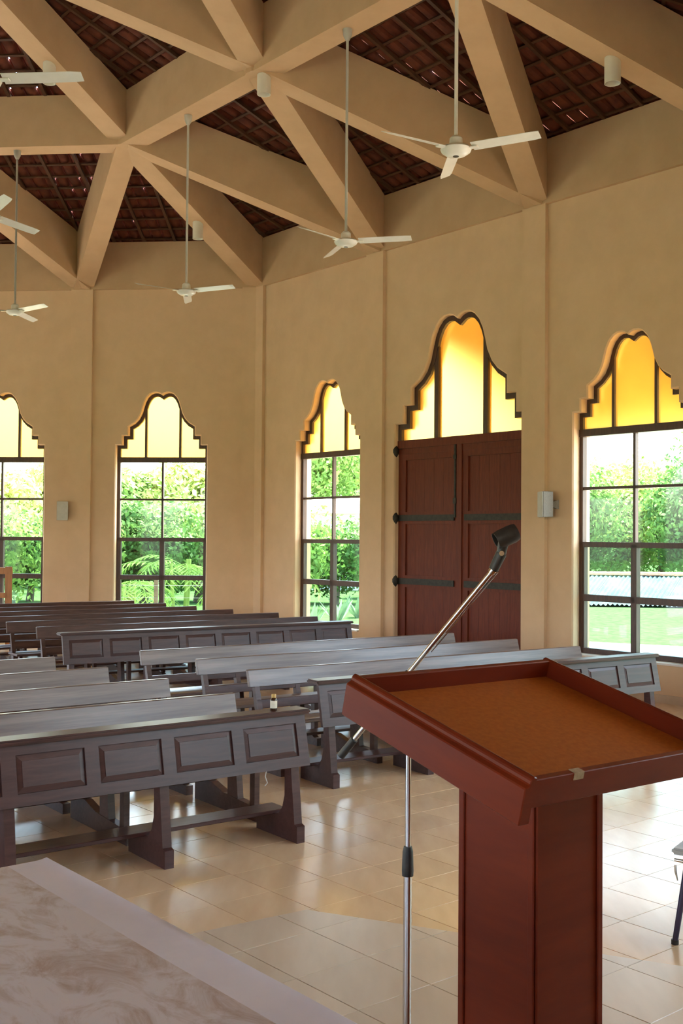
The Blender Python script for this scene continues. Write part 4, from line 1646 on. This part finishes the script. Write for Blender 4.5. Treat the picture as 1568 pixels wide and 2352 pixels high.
def cloth_grid():
    """draped sheet: flat on top, rounded over the edge, hanging 0.35 m"""
    bw = 0.115
    rr_ = random.Random(5)

    def prof(s):
        # s < 0 inside the top, s > 0 past the edge
        r = 0.012
        if s <= -r:
            return s, 0.0
        L = r * math.pi / 2
        q = s + r
        if q < L:
            return -r + r * math.sin(q / r), -r + r * math.cos(q / r)
        return 0.0 + 0.012 * math.sin((q - L) * 6), -r - (q - L)
    return prof


prof = cloth_grid()
us = list(np.linspace(-0.20, 0.35, 1)) 
HANG = 0.34
xs = [-HANG, -HANG * 0.6, -HANG * 0.25, -0.02, -0.006, 0.0, 0.006, 0.012, 0.03] + list(np.linspace(0.06, TL - 0.06, 40)) + [TL - 0.012, TL - 0.006, TL, TL + 0.02, TL + HANG * 0.5, TL + HANG]
bwid = 0.115
ys_b = [-bwid, -bwid * 0.7, -bwid * 0.4, -0.03, -0.015, -0.008, 0.0, 0.008, 0.02, 0.08, 0.16, 0.25, HANG]


def drape(x, y):
    """x along, y across (0 = front edge, negative inside)"""
    px, dz1 = (x, 0.0)
    if x < 0.0:
        a, b = prof(-x); px, dz1 = -a, b
    elif x > TL:
        a, b = prof(x - TL); px, dz1 = TL + a, b
    py, dz2 = prof(y)
    if y < -TWD:
        a, b = prof(-TWD - y); py, dz2 = -TWD - a, b
    z = hz + 0.002 + dz1 + dz2
    if dz1 == 0 and dz2 == 0:
        z += 0.0012 * math.sin(x * 7) * math.sin(y * 9 + x * 3)
        z += 0.004 * math.exp(-((y + 0.016) / 0.012) ** 2)
    else:
        py += 0.010 * math.sin(x * 9) * min(1, -dz2 * 4)
    return (px, py, z)


def sheet(xl, yl, name, mat):
    vs = [drape(x, y) for y in yl for x in xl]
    nx = len(xl)
    fs = [(j * nx + i, j * nx + i + 1, (j + 1) * nx + i + 1, (j + 1) * nx + i) for j in range(len(yl) - 1) for i in range(nx - 1)]
    return MB().add(vs, fs).build(name, mat, cl, smooth=True)


sheet(xs, ys_b, 'border', 'cloth_plain')
ys_m = [-TWD - HANG, -TWD - HANG * 0.5, -TWD - 0.05, -TWD - 0.008, -TWD, -TWD + 0.012] + list(np.linspace(-TWD + 0.04, -bwid, 16))
sheet(xs, ys_m, 'damask', 'cloth_damask')

# ------------------------------------------------------------------ chair at the right edge
cp_ = Vector((1.625, 5.36))
ch = thing('metal_chair', 'dark metal-legged chair with grey seat at the edge of the dais', 'chair', (cp_.x, cp_.y, 0), math.radians(-34))
for (x, y, tx, ty) in ((0.0, 0.0, 0.055, 0.035), (0.46, 0.0, -0.055, 0.035), (0.0, 0.42, 0.055, -0.03), (0.46, 0.42, -0.055, -0.03)):
    MB().tube([(x, y, 0.012), (x + tx, y + ty, 0.43)], [0.014, 0.016], 12).build('leg', 'chair_paint', ch, smooth=True)
    MB().lathe([(0.018, 0.0), (0.018, 0.022)], 12, (x, y, 0)).build('foot_cap', 'black_plastic', ch)
MB().box(-0.015, 0.475, -0.015, 0.44, 0.43, 0.462).build('seat', 'chair_seat', ch, bevel=0.01, seg=2)
MB().box(0.04, 0.42, 0.44, 0.465, 0.62, 0.86).build('backrest', 'chair_seat', ch, bevel=0.01, seg=2)
for x in (0.07, 0.39):
    MB().tube([(x, 0.40, 0.44), (x, 0.45, 0.62), (x, 0.47, 0.8)], 0.012, 10).build('back_post', 'chair_paint', ch, smooth=True)
MB().tube([(-0.012, 0.03, 0.395), (0.12, 0.03, 0.395)], 0.008, 10).build('catch', 'chrome', ch, smooth=True)
MB().tube([(-0.005, 0.02, 0.375), (-0.004, 0.02, 0.34), (0.006, 0.02, 0.30)], [0.005, 0.006, 0.003], 8).build('release_lever', 'chrome', ch, smooth=True)

# ------------------------------------------------------------------ wooden chair with open framed back, behind the last pew
pc = at_y(-20, 1340, 18.95)
oc = thing('wooden_chair', 'orange-brown wooden chair with open framed back and pointed crest', 'chair', (pc.x - 0.05, 19.0, 0), math.radians(-4))
W2c = 0.34
ztop = at_y(0, 1301, 19.0).z
zbot = at_y(0, 1382, 19.0).z
for s in (-1, 1):
    MB().box(s * W2c - 0.055, s * W2c + 0.055, -0.02, 0.02, 0.42, ztop - 0.0).build('back_stile', 'chair_wood', oc)
    MB().box(s * W2c - 0.035, s * W2c + 0.035, -0.50, -0.44, 0, 0.45).build('leg', 'chair_wood', oc)
    MB().box(s * W2c - 0.035, s * W2c + 0.035, -0.03, 0.03, 0, 0.45).build('leg', 'chair_wood', oc)
crest = [(-W2c - 0.06, ztop - 0.13), (W2c + 0.06, ztop - 0.13), (W2c + 0.06, ztop - 0.03), (0.10, ztop - 0.002), (0.06, ztop + 0.02), (0.0, ztop + 0.05), (-0.06, ztop + 0.02), (-0.10, ztop - 0.002), (-W2c - 0.06, ztop - 0.03)]
MB().prism(crest, 'y', -0.025, 0.025).build('crest_rail', 'chair_wood', oc)
MB().box(-W2c, W2c, -0.02, 0.02, 0.86, 0.95).build('lower_rail', 'chair_wood', oc)
MB().box(-W2c - 0.06, W2c + 0.06, -0.52, 0.03, 0.45, 0.49).build('seat', 'chair_wood', oc, bevel=0.008)

# ------------------------------------------------------------------ ceiling fans
FAN_Z = 5.30


def make_fan():
    root = empty('ceiling_fan')
    hub = MB().lathe([(0.03, -0.055), (0.085, -0.045), (0.125, -0.018), (0.135, 0.005), (0.12, 0.022), (0.075, 0.03), (0.06, 0.035), (0.055, 0.10), (0.035, 0.12)], 28)
    h_ = hub.build('motor_housing', 'fan_white', root, smooth=True)
    MB().lathe([(0.026, -0.058), (0.026, -0.054)], 16).build('bottom_cap', 'black_plastic', h_)
    for i in range(3):
        a = math.radians(120 * i)
        bl = MB()
        n = 8
        vs = []
        for j in range(n + 1):
            r = 0.15 + 0.60 * j / n
            w = 0.056 - 0.004 * j / n
            if j == n:
                w *= 0.8
            for s in (-1, 1):
                z = 0.008 - s * 0.016
                for th in (0, 0.004):
                    x, y = r, s * w
                    vs.append((x * math.cos(a) - y * math.sin(a), x * math.sin(a) + y * math.cos(a), z + th))
        fs = []
        for j in range(n):
            o = j * 4
            fs += [(o, o + 2, o + 6, o + 4), (o + 1, o + 5, o + 7, o + 3), (o, o + 4, o + 5, o + 1), (o + 2, o + 3, o + 7, o + 6)]
        fs += [(0, 1, 3, 2), (n * 4, n * 4 + 2, n * 4 + 3, n * 4 + 1)]
        bl.add(vs, fs)
        b_ = bl.build('blade', 'fan_white', root)
        br = MB().box(0.10, 0.20, -0.025, 0.025, -0.004, 0.006)
        ob = br.build('blade_bracket', 'fan_white', b_)
        ob.rotation_euler = (0, 0, a)
    return root


fan0 = make_fan()
mid3 = lambda a, b: (a + b) / 2
S1 = nodes1[(1, 1)]
FANS = [
    (mid3(nodes1[(1, 0)], nodes1[(1, 1)]), 0.03, 'white three-blade ceiling fan hanging closest above the lectern, before the big door'),
    (mid3(nodes1[(0, 1)], nodes1[(1, 0)]), 0.31, 'white ceiling fan hanging between the big door and the corner-side window'),
    (mid3(nodes1[(0, 0)], nodes1[(0, 1)]), 0.10, 'white ceiling fan hanging before the corner pilaster, above the pew rows'),
    (mid3(nodes1[(7, 1)], nodes1[(0, 0)]), -0.14, 'white ceiling fan hanging before the pilaster between the two back-wall windows'),
    (mid3(nodes2[0], nodes2[1]), -0.47, 'white ceiling fan on the inner beam ring, further from the altar table'),
    (mid3(nodes2[1], nodes2[2]), 0.44, 'white ceiling fan on the inner beam ring, directly over the nearest pews'),
]
for i, (m, rz_, lab) in enumerate(FANS):
    o = fan0 if i == 0 else copy_tree(fan0)
    o.location = (m.x, m.y, FAN_Z)
    o.rotation_euler = (0, 0, rz_ + math.radians(30 + 60))
    tag(o, lab, 'ceiling fan', 'white ceiling fans on long rods')
    top = m.z - FAN_Z
    MB().tube([(0, 0, 0.11), (0, 0, top - 0.05)], 0.016, 12).build('rod', 'fan_white', o, smooth=True)
    MB().lathe([(0.022, top - 0.13), (0.05, top - 0.07), (0.055, top + 0.002)], 20).build('canopy', 'fan_white', o, smooth=True)

# ------------------------------------------------------------------ cylinder lamps under the beams


def near_on_segment(u, v, a, b):
    """point of segment ab whose picture is closest to pixel (u, v)"""
    best = None
    for i in range(201):
        p = a.lerp(b, i / 200)
        q = proj(p)
        if q is None:
            continue
        e = (q[0] - u) ** 2 + (q[1] - v) ** 2
        if best is None or e < best[0]:
            best = (e, p)
    return best[1]


LAMPS = [
    ((112, 150), nodes1[(0, 0)], nodes2[0], 'white cylinder lamp on the beam rising to the inner ring'),
    ((612, 178), nodes1[(0, 1)], nodes1[(0, 1)] + Vector((0.05, -0.05, 0)), 'white cylinder lamp under the beam crossing above the corner-side window'),
    ((460, 510), nodes0[(0, 0)], nodes1[(0, 0)], 'white cylinder lamp on the beam that meets the corner pilaster'),
    ((1392, 165), nodes0[(1, 0)], nodes1[(1, 0)], 'white cylinder lamp on the beam above the window beside the lectern'),
]
lamp0 = None
for (u, v), a, b, lab in LAMPS:
    p = near_on_segment(u, v, a, b)
    if lamp0 is None:
        lamp0 = empty('cylinder_lamp')
        body = MB()
        n = 24
        prof_o = [(0.082, 0.0), (0.086, -0.02), (0.086, -0.26)]
        vs, fs = [], []
        rings = [(0.086, 0.03), (0.086, -0.25), (0.078, -0.25), (0.074, -0.06)]
        for r, z in rings:
            for i in range(n):
                t = 2 * math.pi * i / n
                vs.append((r * math.cos(t), r * math.sin(t), z))
        for j in range(3):
            for i in range(n):
                fs.append((j * n + i, j * n + (i + 1) % n, (j + 1) * n + (i + 1) % n, (j + 1) * n + i))
        fs.append(tuple(range(n)))
        MB().add(vs, fs).build('housing', 'lamp_white', lamp0, smooth=True)
        MB().lathe([(0.074, -0.12), (0.05, -0.08), (0.02, -0.06)], n).build('reflector', 'lamp_reflector', lamp0, smooth=True)
        MB().lathe([(0.02, -0.20), (0.034, -0.17), (0.03, -0.12), (0.018, -0.08)], 16).build('bulb', 'fan_white', lamp0, smooth=True)
        o = lamp0
    else:
        o = copy_tree(lamp0)
    o.location = p
    tag(o, lab, 'lamp', 'white cylinder lamps under the beams')


# ------------------------------------------------------------------ wall speakers
def speaker(k, t, z, yaw, side, lab):
    a, d, nin = side_frame(k)
    p = SP(k, t, z, -0.12)
    ang = math.atan2(nin.y, nin.x) + yaw
    o = thing('wall_speaker', lab, 'speaker', p, ang, 'wall speakers')
    # local +x faces the room
    MB().hexa([(-0.07, -0.075, -0.165), (0.075, -0.10, -0.17), (0.075, 0.10, -0.17), (-0.07, 0.075, -0.165)],
              [(-0.07, -0.075, 0.165), (0.075, -0.10, 0.17), (0.075, 0.10, 0.17), (-0.07, 0.075, 0.165)]).build('cabinet', 'speaker_dark', o, bevel=0.006)
    MB().box(0.073, 0.088, -0.098, 0.098, -0.168, 0.168).build('grille', 'speaker_grey', o, bevel=0.006, seg=2)
    b = MB().hexa([(-0.16, -0.04, -0.06), (-0.06, -0.02, -0.03), (-0.06, 0.02, -0.03), (-0.16, 0.04, -0.06)],
                  [(-0.16, -0.04, 0.06), (-0.06, -0.02, 0.03), (-0.06, 0.02, 0.03), (-0.16, 0.04, 0.06)])
    b.build('bracket', 'speaker_dark', o)
    return o


speaker(0, 6.70, 2.40, -0.55, 1, 'pale grey wall speaker beside the window next to the big door')
speaker(7, SIDE - 3.50, 2.385, 0.35, 1, 'pale grey wall speaker beside the pilaster between the back-wall windows')
